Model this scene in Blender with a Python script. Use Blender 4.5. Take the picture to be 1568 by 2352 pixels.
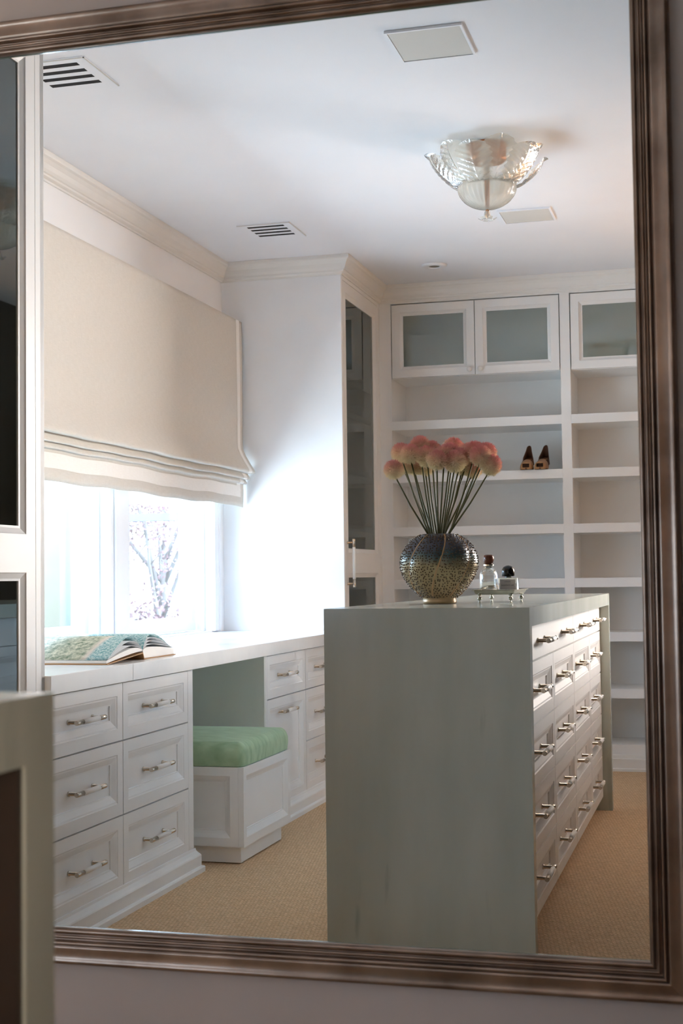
import bpy, bmesh, math, random
from mathutils import Vector, Matrix, Euler

# ------------------------------------------------------------------ clear
for o in list(bpy.data.objects):
    bpy.data.objects.remove(o, do_unlink=True)
scene = bpy.context.scene
COL = scene.collection
PI = math.pi
random.seed(7)

# ------------------------------------------------------------------ camera
YAW, PITCH, ROLL, FPX = 0.266587, 0.046532, -0.012451, 3220.6
cy, sy = math.cos(YAW), math.sin(YAW)
cp, sp = math.cos(PITCH), math.sin(PITCH)
fw = Vector((-sy * cp, cy * cp, sp))
rt = Vector((cy, sy, 0))
up = rt.cross(fw)
rt2 = math.cos(ROLL) * rt + math.sin(ROLL) * up
up2 = -math.sin(ROLL) * rt + math.cos(ROLL) * up
cam_d = bpy.data.cameras.new("camera")
cam_d.sensor_fit = 'VERTICAL'
cam_d.sensor_height = 36.0
cam_d.sensor_width = 24.0
cam_d.lens = FPX / 2352 * 36.0
cam_d.clip_start = 0.02
cam_d.clip_end = 200
cam_d.dof.use_dof = True
cam_d.dof.focus_distance = 4.4
cam_d.dof.aperture_fstop = 9.0
cam = bpy.data.objects.new("camera", cam_d)
m = Matrix((rt2, up2, -fw)).transposed().to_4x4()
m.translation = Vector((0, 0, 1.0))
cam.matrix_world = m
COL.objects.link(cam)
scene.camera = cam

# ------------------------------------------------------------------ world, lights, exposure
SKY = 1.8
world = bpy.data.worlds.new("sky")
scene.world = world
world.use_nodes = True
bg = world.node_tree.nodes["Background"]
bg.inputs[0].default_value = (0.58, 0.76, 1.0, 1)
bg.inputs[1].default_value = SKY


def area(name, loc, rot, sx, sy_, power, color, portal=False):
    d = bpy.data.lights.new(name, 'AREA')
    d.shape = 'RECTANGLE'
    d.size, d.size_y = sx, sy_
    d.energy = power
    d.color = color
    if portal:
        d.cycles.is_portal = True
    o = bpy.data.objects.new(name, d)
    o.location = loc
    o.rotation_euler = rot
    COL.objects.link(o)
    return o


# sky portals filling the two window openings (room in the mirror / room on this side)
area("sky_portal", (-2.60, 5.15, 1.06), (0, -PI / 2, 0), 0.66, 2.5, 1, (1, 1, 1), True)
area("sky_portal", (-2.60, 4.536 - 5.15, 1.06), (0, -PI / 2, 0), 0.66, 2.5, 1, (1, 1, 1), True)
# added upward lamp outside, standing in for light bounced off a sunlit terrace
area("terrace_bounce_fill", (-4.9, 2.268, -0.30), (PI, 0, 0), 3.6, 11.4, 430, (0.70, 0.86, 1.0))
# unseen hallway lamps, kept strong as room fill, each side of the mirror wall
area("hall_fill", (2.5, 8.3, 1.85), (PI / 2, 0, math.radians(135)), 1.0, 1.1, 46, (1.0, 0.975, 0.955))
area("hall_fill", (2.5, 4.536 - 8.3, 1.85), (PI / 2, 0, math.radians(45)), 1.0, 1.1, 38, (1.0, 0.86, 0.72))

vs = scene.view_settings
scene.display_settings.display_device = 'sRGB'
vs.view_transform = 'Standard'
vs.look = 'None'
vs.gamma = 1.0
vs.use_curve_mapping = False
vs.exposure = 2.95
try:
    scene.cycles.use_denoising = True
    scene.cycles.denoiser = 'OPENIMAGEDENOISE'
    scene.cycles.max_bounces = 14
    scene.cycles.diffuse_bounces = 10
    scene.cycles.transparent_max_bounces = 24
    scene.cycles.transmission_bounces = 12
    scene.cycles.glossy_bounces = 6
    scene.cycles.sample_clamp_indirect = 30.0
    scene.cycles.caustics_reflective = False
    scene.cycles.caustics_refractive = False
except Exception:
    pass


# ------------------------------------------------------------------ materials
def lin(c):
    return tuple(((v / 255) / 12.92 if v / 255 <= 0.04045 else ((v / 255 + 0.055) / 1.055) ** 2.4) for v in c) + (1.0,)


def new_mat(name):
    mt = bpy.data.materials.new(name)
    mt.use_nodes = True
    nt = mt.node_tree
    b = nt.nodes["Principled BSDF"]
    return mt, nt, b


def noise_col(nt, b, c1, c2, scale, stretch=(1, 1, 1), detail=4, lo=0.35, hi=0.65, coord='Object', input_name="Base Color"):
    tc = nt.nodes.new("ShaderNodeTexCoord")
    mp = nt.nodes.new("ShaderNodeMapping")
    mp.inputs["Scale"].default_value = stretch
    nz = nt.nodes.new("ShaderNodeTexNoise")
    nz.inputs["Scale"].default_value = scale
    nz.inputs["Detail"].default_value = detail
    rp = nt.nodes.new("ShaderNodeValToRGB")
    rp.color_ramp.elements[0].position = lo
    rp.color_ramp.elements[1].position = hi
    rp.color_ramp.elements[0].color = c1
    rp.color_ramp.elements[1].color = c2
    nt.links.new(tc.outputs[coord], mp.inputs[0])
    nt.links.new(mp.outputs[0], nz.inputs["Vector"])
    nt.links.new(nz.outputs["Fac"], rp.inputs[0])
    if input_name:
        nt.links.new(rp.outputs[0], b.inputs[input_name])
    return mp, nz, rp


def bump(nt, b, src, strength, dist):
    bp = nt.nodes.new("ShaderNodeBump")
    bp.inputs["Strength"].default_value = strength
    bp.inputs["Distance"].default_value = dist
    nt.links.new(src, bp.inputs["Height"])
    nt.links.new(bp.outputs[0], b.inputs["Normal"])
    return bp


def paint(name, rgb, rough=0.45, spread=3):
    mt, nt, b = new_mat(name)
    c1 = lin([max(0, v - spread) for v in rgb])
    c2 = lin([min(255, v + spread) for v in rgb])
    noise_col(nt, b, c1, c2, 3.0)
    b.inputs["Roughness"].default_value = rough
    return mt


def metal(name, rgb, rough=0.3, spread=10, scale=20, stretch=(1, 1, 1)):
    mt, nt, b = new_mat(name)
    noise_col(nt, b, lin([max(0, v - spread) for v in rgb]), lin([min(255, v + spread) for v in rgb]), scale, stretch)
    b.inputs["Metallic"].default_value = 1.0
    b.inputs["Roughness"].default_value = rough
    return mt


M = {}
M['ceiling'] = paint("ceiling_paint", (240, 243, 249), 0.7, 1)
M['wall'] = paint("wall_paint", (241, 242, 244), 0.6, 2)
M['mirror_wall'] = paint("taupe_wall_paint", (170, 159, 153), 0.6, 2)
M['dark_wall'] = paint("dark_brown_wall", (84, 72, 62), 0.5, 3)
M['niche'] = paint("niche_shade_brown", (56, 45, 37), 0.6, 3)  # dark brown stands in for the shade inside the island recess
M['cab'] = paint("cabinet_paint", (236, 236, 235), 0.38, 2)
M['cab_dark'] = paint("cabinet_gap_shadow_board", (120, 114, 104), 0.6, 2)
M['kneehole'] = paint("kneehole_panel_paint", (226, 228, 222), 0.5, 2)
M['crown'] = paint("crown_paint", (232, 231, 228), 0.45, 2)
M['slot'] = paint("vent_duct_black", (22, 22, 26), 0.8, 2)
M['grille'] = paint("speaker_grille_paint", (212, 212, 208), 0.7, 2)
M['window'] = paint("window_paint", (234, 236, 240), 0.4, 1)
M['hall'] = paint("hall_paint", (226, 206, 176), 0.7, 2)
M['door_ext'] = paint("outside_slate_paint", (96, 102, 114), 0.6, 3)
M['cream'] = paint("outside_cream_render", (120, 115, 98), 0.8, 4)

# marble with soft vertical streaks
mt, nt, b = new_mat("marble")
mp, nz, rp = noise_col(nt, b, lin((182, 189, 178)), lin((198, 203, 193)), 5.0, (1.6, 1.6, 0.35), 6, 0.3, 0.7)
nz2 = nt.nodes.new("ShaderNodeTexNoise")
nz2.inputs["Scale"].default_value = 9.0
nz2.inputs["Detail"].default_value = 8
mp2 = nt.nodes.new("ShaderNodeMapping")
mp2.inputs["Scale"].default_value = (2.2, 2.2, 0.3)
tc2 = nt.nodes.new("ShaderNodeTexCoord")
nt.links.new(tc2.outputs["Object"], mp2.inputs[0])
nt.links.new(mp2.outputs[0], nz2.inputs["Vector"])
rp2 = nt.nodes.new("ShaderNodeValToRGB")
rp2.color_ramp.elements[0].position = 0.66
rp2.color_ramp.elements[0].color = (0, 0, 0, 1)
rp2.color_ramp.elements[1].position = 0.80
rp2.color_ramp.elements[1].color = (1, 1, 1, 1)
nt.links.new(nz2.outputs["Fac"], rp2.inputs[0])
mx = nt.nodes.new("ShaderNodeMix")
mx.data_type = 'RGBA'
nt.links.new(rp2.outputs[0], mx.inputs["Factor"])
nt.links.new(rp.outputs[0], mx.inputs["A"])
mx.inputs["B"].default_value = lin((160, 168, 160))
nt.links.new(mx.outputs["Result"], b.inputs["Base Color"])
b.inputs["Roughness"].default_value = 0.16
M['marble'] = mt

mt, nt, b = new_mat("desk_stone")
noise_col(nt, b, lin((226, 228, 228)), lin((242, 242, 240)), 4.0, (1, 1, 1), 6)
b.inputs["Roughness"].default_value = 0.2
M['desk_stone'] = mt

# woven carpet
mt, nt, b = new_mat("woven_carpet")
tc = nt.nodes.new("ShaderNodeTexCoord")
mp = nt.nodes.new("ShaderNodeMapping")
mp.inputs["Rotation"].default_value = (0, 0, math.radians(38))
nt.links.new(tc.outputs["Object"], mp.inputs[0])
bk = nt.nodes.new("ShaderNodeTexBrick")
bk.inputs["Scale"].default_value = 1.0
bk.inputs["Brick Width"].default_value = 0.017
bk.inputs["Row Height"].default_value = 0.0075
bk.inputs["Mortar Size"].default_value = 0.0013
bk.inputs["Mortar Smooth"].default_value = 0.6
bk.inputs["Color1"].default_value = lin((236, 208, 172))
bk.inputs["Color2"].default_value = lin((222, 190, 152))
bk.inputs["Mortar"].default_value = lin((184, 148, 110))
nt.links.new(mp.outputs[0], bk.inputs["Vector"])
nz = nt.nodes.new("ShaderNodeTexNoise")
nz.inputs["Scale"].default_value = 140
nt.links.new(tc.outputs["Object"], nz.inputs["Vector"])
mx = nt.nodes.new("ShaderNodeMix")
mx.data_type = 'RGBA'
mx.blend_type = 'MULTIPLY'
mx.inputs["Factor"].default_value = 0.45
rp = nt.nodes.new("ShaderNodeValToRGB")
rp.color_ramp.elements[0].position = 0.3
rp.color_ramp.elements[0].color = (0.6, 0.57, 0.55, 1)
rp.color_ramp.elements[1].position = 0.65
rp.color_ramp.elements[1].color = (1.15, 1.12, 1.08, 1)
nt.links.new(nz.outputs["Fac"], rp.inputs[0])
nt.links.new(bk.outputs["Color"], mx.inputs["A"])
nt.links.new(rp.outputs[0], mx.inputs["B"])
nt.links.new(mx.outputs["Result"], b.inputs["Base Color"])
b.inputs["Roughness"].default_value = 0.95
inv = nt.nodes.new("ShaderNodeMath")
inv.operation = 'SUBTRACT'
inv.inputs[0].default_value = 1.0
nt.links.new(bk.outputs["Fac"], inv.inputs[1])
bump(nt, b, inv.outputs[0], 0.7, 0.004)
M['carpet'] = mt

# bronze mirror frame
mt, nt, b = new_mat("antique_bronze")
mp, nz, rp = noise_col(nt, b, lin((106, 89, 77)), lin((156, 136, 122)), 9.0, (1, 1, 1), 6, 0.3, 0.7)
b.inputs["Metallic"].default_value = 0.9
b.inputs["Roughness"].default_value = 0.3
M['bronze'] = mt
M['black_edge'] = paint("mirror_edge_black", (14, 12, 11), 0.3, 1)
M['glass_edge'] = paint("mirror_glass_edge_green", (120, 134, 122), 0.1, 2)

# linen
def linen(name, c1, c2):
    mt, nt, b = new_mat(name)
    tc = nt.nodes.new("ShaderNodeTexCoord")
    nzs = []
    for st in ((1, 30, 500), (1, 500, 30)):
        mp = nt.nodes.new("ShaderNodeMapping")
        mp.inputs["Scale"].default_value = st
        nz = nt.nodes.new("ShaderNodeTexNoise")
        nz.inputs["Scale"].default_value = 1.0
        nz.inputs["Detail"].default_value = 3
        nt.links.new(tc.outputs["Object"], mp.inputs[0])
        nt.links.new(mp.outputs[0], nz.inputs["Vector"])
        nzs.append(nz)
    ad = nt.nodes.new("ShaderNodeMath")
    ad.operation = 'ADD'
    nt.links.new(nzs[0].outputs["Fac"], ad.inputs[0])
    nt.links.new(nzs[1].outputs["Fac"], ad.inputs[1])
    rp = nt.nodes.new("ShaderNodeValToRGB")
    rp.color_ramp.elements[0].position = 0.75
    rp.color_ramp.elements[1].position = 1.25
    # ramp clamps at 1, so halve the sum
    hf = nt.nodes.new("ShaderNodeMath")
    hf.operation = 'MULTIPLY'
    hf.inputs[1].default_value = 0.5
    nt.links.new(ad.outputs[0], hf.inputs[0])
    rp.color_ramp.elements[0].position = 0.36
    rp.color_ramp.elements[1].position = 0.64
    rp.color_ramp.elements[0].color = lin(c1)
    rp.color_ramp.elements[1].color = lin(c2)
    nt.links.new(hf.outputs[0], rp.inputs[0])
    nt.links.new(rp.outputs[0], b.inputs["Base Color"])
    b.inputs["Roughness"].default_value = 0.9
    bump(nt, b, hf.outputs[0], 0.15, 0.002)
    return mt


M['linen'] = linen("beige_linen", (206, 200, 190), (217, 211, 202))
M['ribbon'] = linen("white_ribbon", (236, 232, 226), (244, 241, 236))

# green velvet
mt, nt, b = new_mat("green_velvet")
noise_col(nt, b, lin((146, 176, 138)), lin((184, 208, 174)), 14, (1, 3, 1), 4, 0.3, 0.7)
b.inputs["Roughness"].default_value = 0.8
b.inputs["Sheen Weight"].default_value = 0.9
b.inputs["Sheen Roughness"].default_value = 0.35
b.inputs["Sheen Tint"].default_value = lin((214, 236, 214))
M['velvet'] = mt

M['nickel'] = metal("satin_nickel", (206, 196, 182), 0.25, 6, 40)
M['grip'] = paint("handle_grip_white", (236, 234, 230), 0.35, 2)
M['silver'] = metal("pewter_silver", (186, 184, 172), 0.22, 10, 30)
M['gold'] = metal("rose_gold", (214, 160, 118), 0.25, 8, 30)
M['copper'] = metal("brushed_copper", (190, 126, 84), 0.4, 10, 30)


# thin glazing: clear pane with fresnel reflection
def front_fresnel(nt, ior):
    """fresnel reflection on the outer faces of a pane only (inner faces of the sheet add nothing)"""
    fr = nt.nodes.new("ShaderNodeFresnel")
    fr.inputs["IOR"].default_value = ior
    ge = nt.nodes.new("ShaderNodeNewGeometry")
    sb = nt.nodes.new("ShaderNodeMath")
    sb.operation = 'SUBTRACT'
    sb.use_clamp = True
    nt.links.new(fr.outputs[0], sb.inputs[0])
    nt.links.new(ge.outputs["Backfacing"], sb.inputs[1])
    return sb, fr


def pane_mat(name, tint, ior_boost, rough):
    mt = bpy.data.materials.new(name)
    mt.use_nodes = True
    nt = mt.node_tree
    nt.nodes.clear()
    out = nt.nodes.new("ShaderNodeOutputMaterial")
    tr = nt.nodes.new("ShaderNodeBsdfTransparent")
    tr.inputs[0].default_value = tint
    gl = nt.nodes.new("ShaderNodeBsdfGlossy")
    gl.inputs["Roughness"].default_value = rough
    gl.inputs["Color"].default_value = (0.95, 1.0, 0.97, 1)
    fr, _ = front_fresnel(nt, ior_boost)
    mx = nt.nodes.new("ShaderNodeMixShader")
    nt.links.new(fr.outputs[0], mx.inputs[0])
    nt.links.new(tr.outputs[0], mx.inputs[1])
    nt.links.new(gl.outputs[0], mx.inputs[2])
    nt.links.new(mx.outputs[0], out.inputs[0])
    return mt


M['pane'] = pane_mat("window_pane", (0.97, 0.98, 0.98, 1), 1.4, 0.0)
M['cab_glass'] = pane_mat("cabinet_glass", (0.26, 0.29, 0.265, 1), 1.9, 0.02)


def frost_mat():
    mt = bpy.data.materials.new("frosted_cabinet_glass")
    mt.use_nodes = True
    nt = mt.node_tree
    nt.nodes.clear()
    out = nt.nodes.new("ShaderNodeOutputMaterial")
    tr = nt.nodes.new("ShaderNodeBsdfTransparent")
    tr.inputs[0].default_value = (0.40, 0.46, 0.43, 1)
    df = nt.nodes.new("ShaderNodeBsdfDiffuse")
    df.inputs[0].default_value = lin((178, 192, 180))
    m1 = nt.nodes.new("ShaderNodeMixShader")
    m1.inputs[0].default_value = 0.32
    gl = nt.nodes.new("ShaderNodeBsdfGlossy")
    gl.inputs["Roughness"].default_value = 0.03
    fr, _ = front_fresnel(nt, 2.3)
    mx = nt.nodes.new("ShaderNodeMixShader")
    nt.links.new(tr.outputs[0], m1.inputs[1])
    nt.links.new(df.outputs[0], m1.inputs[2])
    nt.links.new(fr.outputs[0], mx.inputs[0])
    nt.links.new(m1.outputs[0], mx.inputs[1])
    nt.links.new(gl.outputs[0], mx.inputs[2])
    nt.links.new(mx.outputs[0], out.inputs[0])
    return mt


M['frost'] = frost_mat()


def leaf_glass():
    mt = bpy.data.materials.new("textured_art_glass")
    mt.use_nodes = True
    nt = mt.node_tree
    nt.nodes.clear()
    out = nt.nodes.new("ShaderNodeOutputMaterial")
    tr = nt.nodes.new("ShaderNodeBsdfTransparent")
    tr.inputs[0].default_value = (0.97, 0.97, 0.95, 1)
    df = nt.nodes.new("ShaderNodeBsdfDiffuse")
    df.inputs[0].default_value = lin((244, 242, 232))
    tl = nt.nodes.new("ShaderNodeBsdfTranslucent")
    tl.inputs[0].default_value = lin((244, 242, 232))
    m0 = nt.nodes.new("ShaderNodeMixShader")
    m0.inputs[0].default_value = 0.5
    m1 = nt.nodes.new("ShaderNodeMixShader")
    m1.inputs[0].default_value = 0.5
    gl = nt.nodes.new("ShaderNodeBsdfGlossy")
    gl.inputs["Roughness"].default_value = 0.16
    fr = nt.nodes.new("ShaderNodeFresnel")
    fr.inputs["IOR"].default_value = 1.2
    mx = nt.nodes.new("ShaderNodeMixShader")
    tc = nt.nodes.new("ShaderNodeTexCoord")
    nz = nt.nodes.new("ShaderNodeTexNoise")
    nz.inputs["Scale"].default_value = 160
    nt.links.new(tc.outputs["Object"], nz.inputs["Vector"])
    bp = nt.nodes.new("ShaderNodeBump")
    bp.inputs["Strength"].default_value = 0.5
    bp.inputs["Distance"].default_value = 0.004
    nt.links.new(nz.outputs["Fac"], bp.inputs["Height"])
    nt.links.new(bp.outputs[0], gl.inputs["Normal"])
    nt.links.new(bp.outputs[0], fr.inputs["Normal"])
    nt.links.new(df.outputs[0], m0.inputs[1])
    nt.links.new(tl.outputs[0], m0.inputs[2])
    nt.links.new(tr.outputs[0], m1.inputs[1])
    nt.links.new(m0.outputs[0], m1.inputs[2])
    nt.links.new(fr.outputs[0], mx.inputs[0])
    nt.links.new(m1.outputs[0], mx.inputs[1])
    nt.links.new(gl.outputs[0], mx.inputs[2])
    nt.links.new(mx.outputs[0], out.inputs[0])
    return mt


M['leaf_glass'] = leaf_glass()
mt, nt, b = new_mat("bottle_glass")
b.inputs["Base Color"].default_value = (0.98, 0.99, 0.98, 1)
b.inputs["Transmission Weight"].default_value = 1.0
b.inputs["Roughness"].default_value = 0.0
b.inputs["IOR"].default_value = 1.45
M['bottle_glass'] = mt
M['cap_wood'] = paint("polished_brown_wood", (104, 56, 40), 0.2, 8)
M['cap_black'] = paint("gloss_black_cap", (18, 18, 20), 0.12, 2)
M['label'] = paint("bottle_label_paper", (240, 236, 226), 0.6, 1)
M['ink'] = paint("label_ink", (40, 38, 36), 0.6, 2)
M['shoe_tan'] = paint("tan_leather", (176, 128, 84), 0.45, 8)
M['shoe_in'] = paint("brown_suede_lining", (98, 62, 42), 0.7, 6)

# vase glaze: dark blue-black shoulder, olive-tan belly
def glaze(name, dark, mid, low, rough, metallic):
    mt, nt, b = new_mat(name)
    tc = nt.nodes.new("ShaderNodeTexCoord")
    sx = nt.nodes.new("ShaderNodeSeparateXYZ")
    nt.links.new(tc.outputs["Object"], sx.inputs[0])
    nz = nt.nodes.new("ShaderNodeTexNoise")
    nz.inputs["Scale"].default_value = 22
    nt.links.new(tc.outputs["Object"], nz.inputs["Vector"])
    ma = nt.nodes.new("ShaderNodeMath")
    ma.operation = 'MULTIPLY_ADD'
    ma.inputs[1].default_value = 0.05
    nt.links.new(nz.outputs["Fac"], ma.inputs[0])
    nt.links.new(sx.outputs["Z"], ma.inputs[2])
    mr = nt.nodes.new("ShaderNodeMapRange")
    mr.inputs["From Min"].default_value = 0.03
    mr.inputs["From Max"].default_value = 0.235
    nt.links.new(ma.outputs[0], mr.inputs["Value"])
    rp = nt.nodes.new("ShaderNodeValToRGB")
    e = rp.color_ramp.elements
    e[0].position = 0.0
    e[0].color = lin(low)
    e[1].position = 1.0
    e[1].color = lin(dark)
    k = e.new(0.5)
    k.color = lin(mid)
    k = e.new(0.66)
    k.color = lin((72, 92, 92) if metallic > 0.2 else dark)
    k = e.new(0.78)
    k.color = lin(dark)
    nt.links.new(mr.outputs[0], rp.inputs[0])
    nt.links.new(rp.outputs[0], b.inputs["Base Color"])
    b.inputs["Roughness"].default_value = rough
    b.inputs["Metallic"].default_value = metallic
    return mt


M['vase'] = glaze("iridescent_glaze", (66, 66, 76), (162, 146, 108), (186, 158, 118), 0.28, 0.25)
M['stud'] = paint("dark_stud_glaze", (88, 68, 48), 0.25, 8)
M['vase_ridge'] = paint("tan_ridge_glaze", (190, 150, 104), 0.3, 8)

# pompom flower: cream below, pink above
mt, nt, b = new_mat("pompom_petals")
tc = nt.nodes.new("ShaderNodeTexCoord")
sx = nt.nodes.new("ShaderNodeSeparateXYZ")
nt.links.new(tc.outputs["Object"], sx.inputs[0])
nz = nt.nodes.new("ShaderNodeTexNoise")
nz.inputs["Scale"].default_value = 60
nt.links.new(tc.outputs["Object"], nz.inputs["Vector"])
ma = nt.nodes.new("ShaderNodeMath")
ma.operation = 'MULTIPLY_ADD'
ma.inputs[1].default_value = 0.02
nt.links.new(nz.outputs["Fac"], ma.inputs[0])
nt.links.new(sx.outputs["Z"], ma.inputs[2])
mr = nt.nodes.new("ShaderNodeMapRange")
mr.inputs["From Min"].default_value = -0.012
mr.inputs["From Max"].default_value = 0.046
nt.links.new(ma.outputs[0], mr.inputs["Value"])
rp = nt.nodes.new("ShaderNodeValToRGB")
rp.color_ramp.elements[0].color = lin((252, 245, 222))
rp.color_ramp.elements[1].color = lin((236, 168, 174))
k = rp.color_ramp.elements.new(0.45)
k.color = lin((250, 226, 206))
nt.links.new(mr.outputs[0], rp.inputs[0])
nt.links.new(rp.outputs[0], b.inputs["Base Color"])
b.inputs["Roughness"].default_value = 0.8
M['pompom'] = mt
M['stem'] = paint("green_stem", (84, 84, 46), 0.5, 10)

# book pages print
mt, nt, b = new_mat("printed_garden_page")
tc = nt.nodes.new("ShaderNodeTexCoord")
sx = nt.nodes.new("ShaderNodeSeparateXYZ")
nt.links.new(tc.outputs["Object"], sx.inputs[0])
nz = nt.nodes.new("ShaderNodeTexNoise")
nz.inputs["Scale"].default_value = 70
nz.inputs["Detail"].default_value = 10
nz.inputs["Roughness"].default_value = 0.7
nt.links.new(tc.outputs["Object"], nz.inputs["Vector"])
rp = nt.nodes.new("ShaderNodeValToRGB")
rp.color_ramp.elements[0].position = 0.34
rp.color_ramp.elements[0].color = lin((96, 128, 100))
rp.color_ramp.elements[1].position = 0.66
rp.color_ramp.elements[1].color = lin((240, 242, 222))
nt.links.new(nz.outputs["Fac"], rp.inputs[0])
nz2 = nt.nodes.new("ShaderNodeTexNoise")
nz2.inputs["Scale"].default_value = 150
nt.links.new(tc.outputs["Object"], nz2.inputs["Vector"])
rs = nt.nodes.new("ShaderNodeValToRGB")
rs.color_ramp.elements[0].position = 0.4
rs.color_ramp.elements[0].color = lin((122, 180, 186))
rs.color_ramp.elements[1].position = 0.62
rs.color_ramp.elements[1].color = lin((214, 234, 232))
nt.links.new(nz2.outputs["Fac"], rs.inputs[0])
# sea along the tail edge of the page behind a pale shore line
st = nt.nodes.new("ShaderNodeValToRGB")
st.color_ramp.interpolation = 'LINEAR'
st.color_ramp.elements[0].position = 0.82
st.color_ramp.elements[0].color = (0, 0, 0, 1)
st.color_ramp.elements[1].position = 0.85
st.color_ramp.elements[1].color = (1, 1, 1, 1)
mm = nt.nodes.new("ShaderNodeMapRange")
mm.inputs["From Min"].default_value = -0.28
mm.inputs["From Max"].default_value = 0.0
ad = nt.nodes.new("ShaderNodeMath")
ad.operation = 'MULTIPLY_ADD'
ad.inputs[1].default_value = -0.12
nt.links.new(sx.outputs["Y"], ad.inputs[0])
nt.links.new(sx.outputs["X"], ad.inputs[2])
nt.links.new(ad.outputs[0], mm.inputs["Value"])
nt.links.new(mm.outputs[0], st.inputs[0])
mx = nt.nodes.new("ShaderNodeMix")
mx.data_type = 'RGBA'
nt.links.new(st.outputs[0], mx.inputs["Factor"])
nt.links.new(rp.outputs[0], mx.inputs["A"])
nt.links.new(rs.outputs[0], mx.inputs["B"])
shore = nt.nodes.new("ShaderNodeValToRGB")
shore.color_ramp.elements[0].position = 0.775
shore.color_ramp.elements[0].color = (0, 0, 0, 1)
shore.color_ramp.elements[1].position = 0.885
shore.color_ramp.elements[1].color = (0, 0, 0, 1)
k = shore.color_ramp.elements.new(0.83)
k.color = (1, 1, 1, 1)
nt.links.new(mm.outputs[0], shore.inputs[0])
mx2 = nt.nodes.new("ShaderNodeMix")
mx2.data_type = 'RGBA'
nt.links.new(shore.outputs[0], mx2.inputs["Factor"])
nt.links.new(mx.outputs["Result"], mx2.inputs["A"])
mx2.inputs["B"].default_value = lin((236, 228, 218))
nt.links.new(mx2.outputs["Result"], b.inputs["Base Color"])
b.inputs["Roughness"].default_value = 0.35
M['print'] = mt
M['paper'] = paint("paper_edge", (226, 224, 220), 0.7, 4)
M['page_grey'] = paint("page_back_grey", (206, 208, 210), 0.5, 4)
M['board'] = paint("brown_board_cover", (170, 128, 84), 0.6, 8)

# outside
M['lawn'] = paint("outside_ground", (74, 76, 62), 0.9, 10)
M['bark'] = paint("outside_bark", (146, 138, 132), 0.9, 8)
M['pink_leaf'] = paint("outside_pink_leaves", (150, 118, 118), 0.8, 8)
M['orange_leaf'] = paint("outside_orange_leaves", (92, 66, 34), 0.8, 14)
M['bush'] = paint("outside_bush", (140, 138, 136), 0.9, 10)


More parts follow.
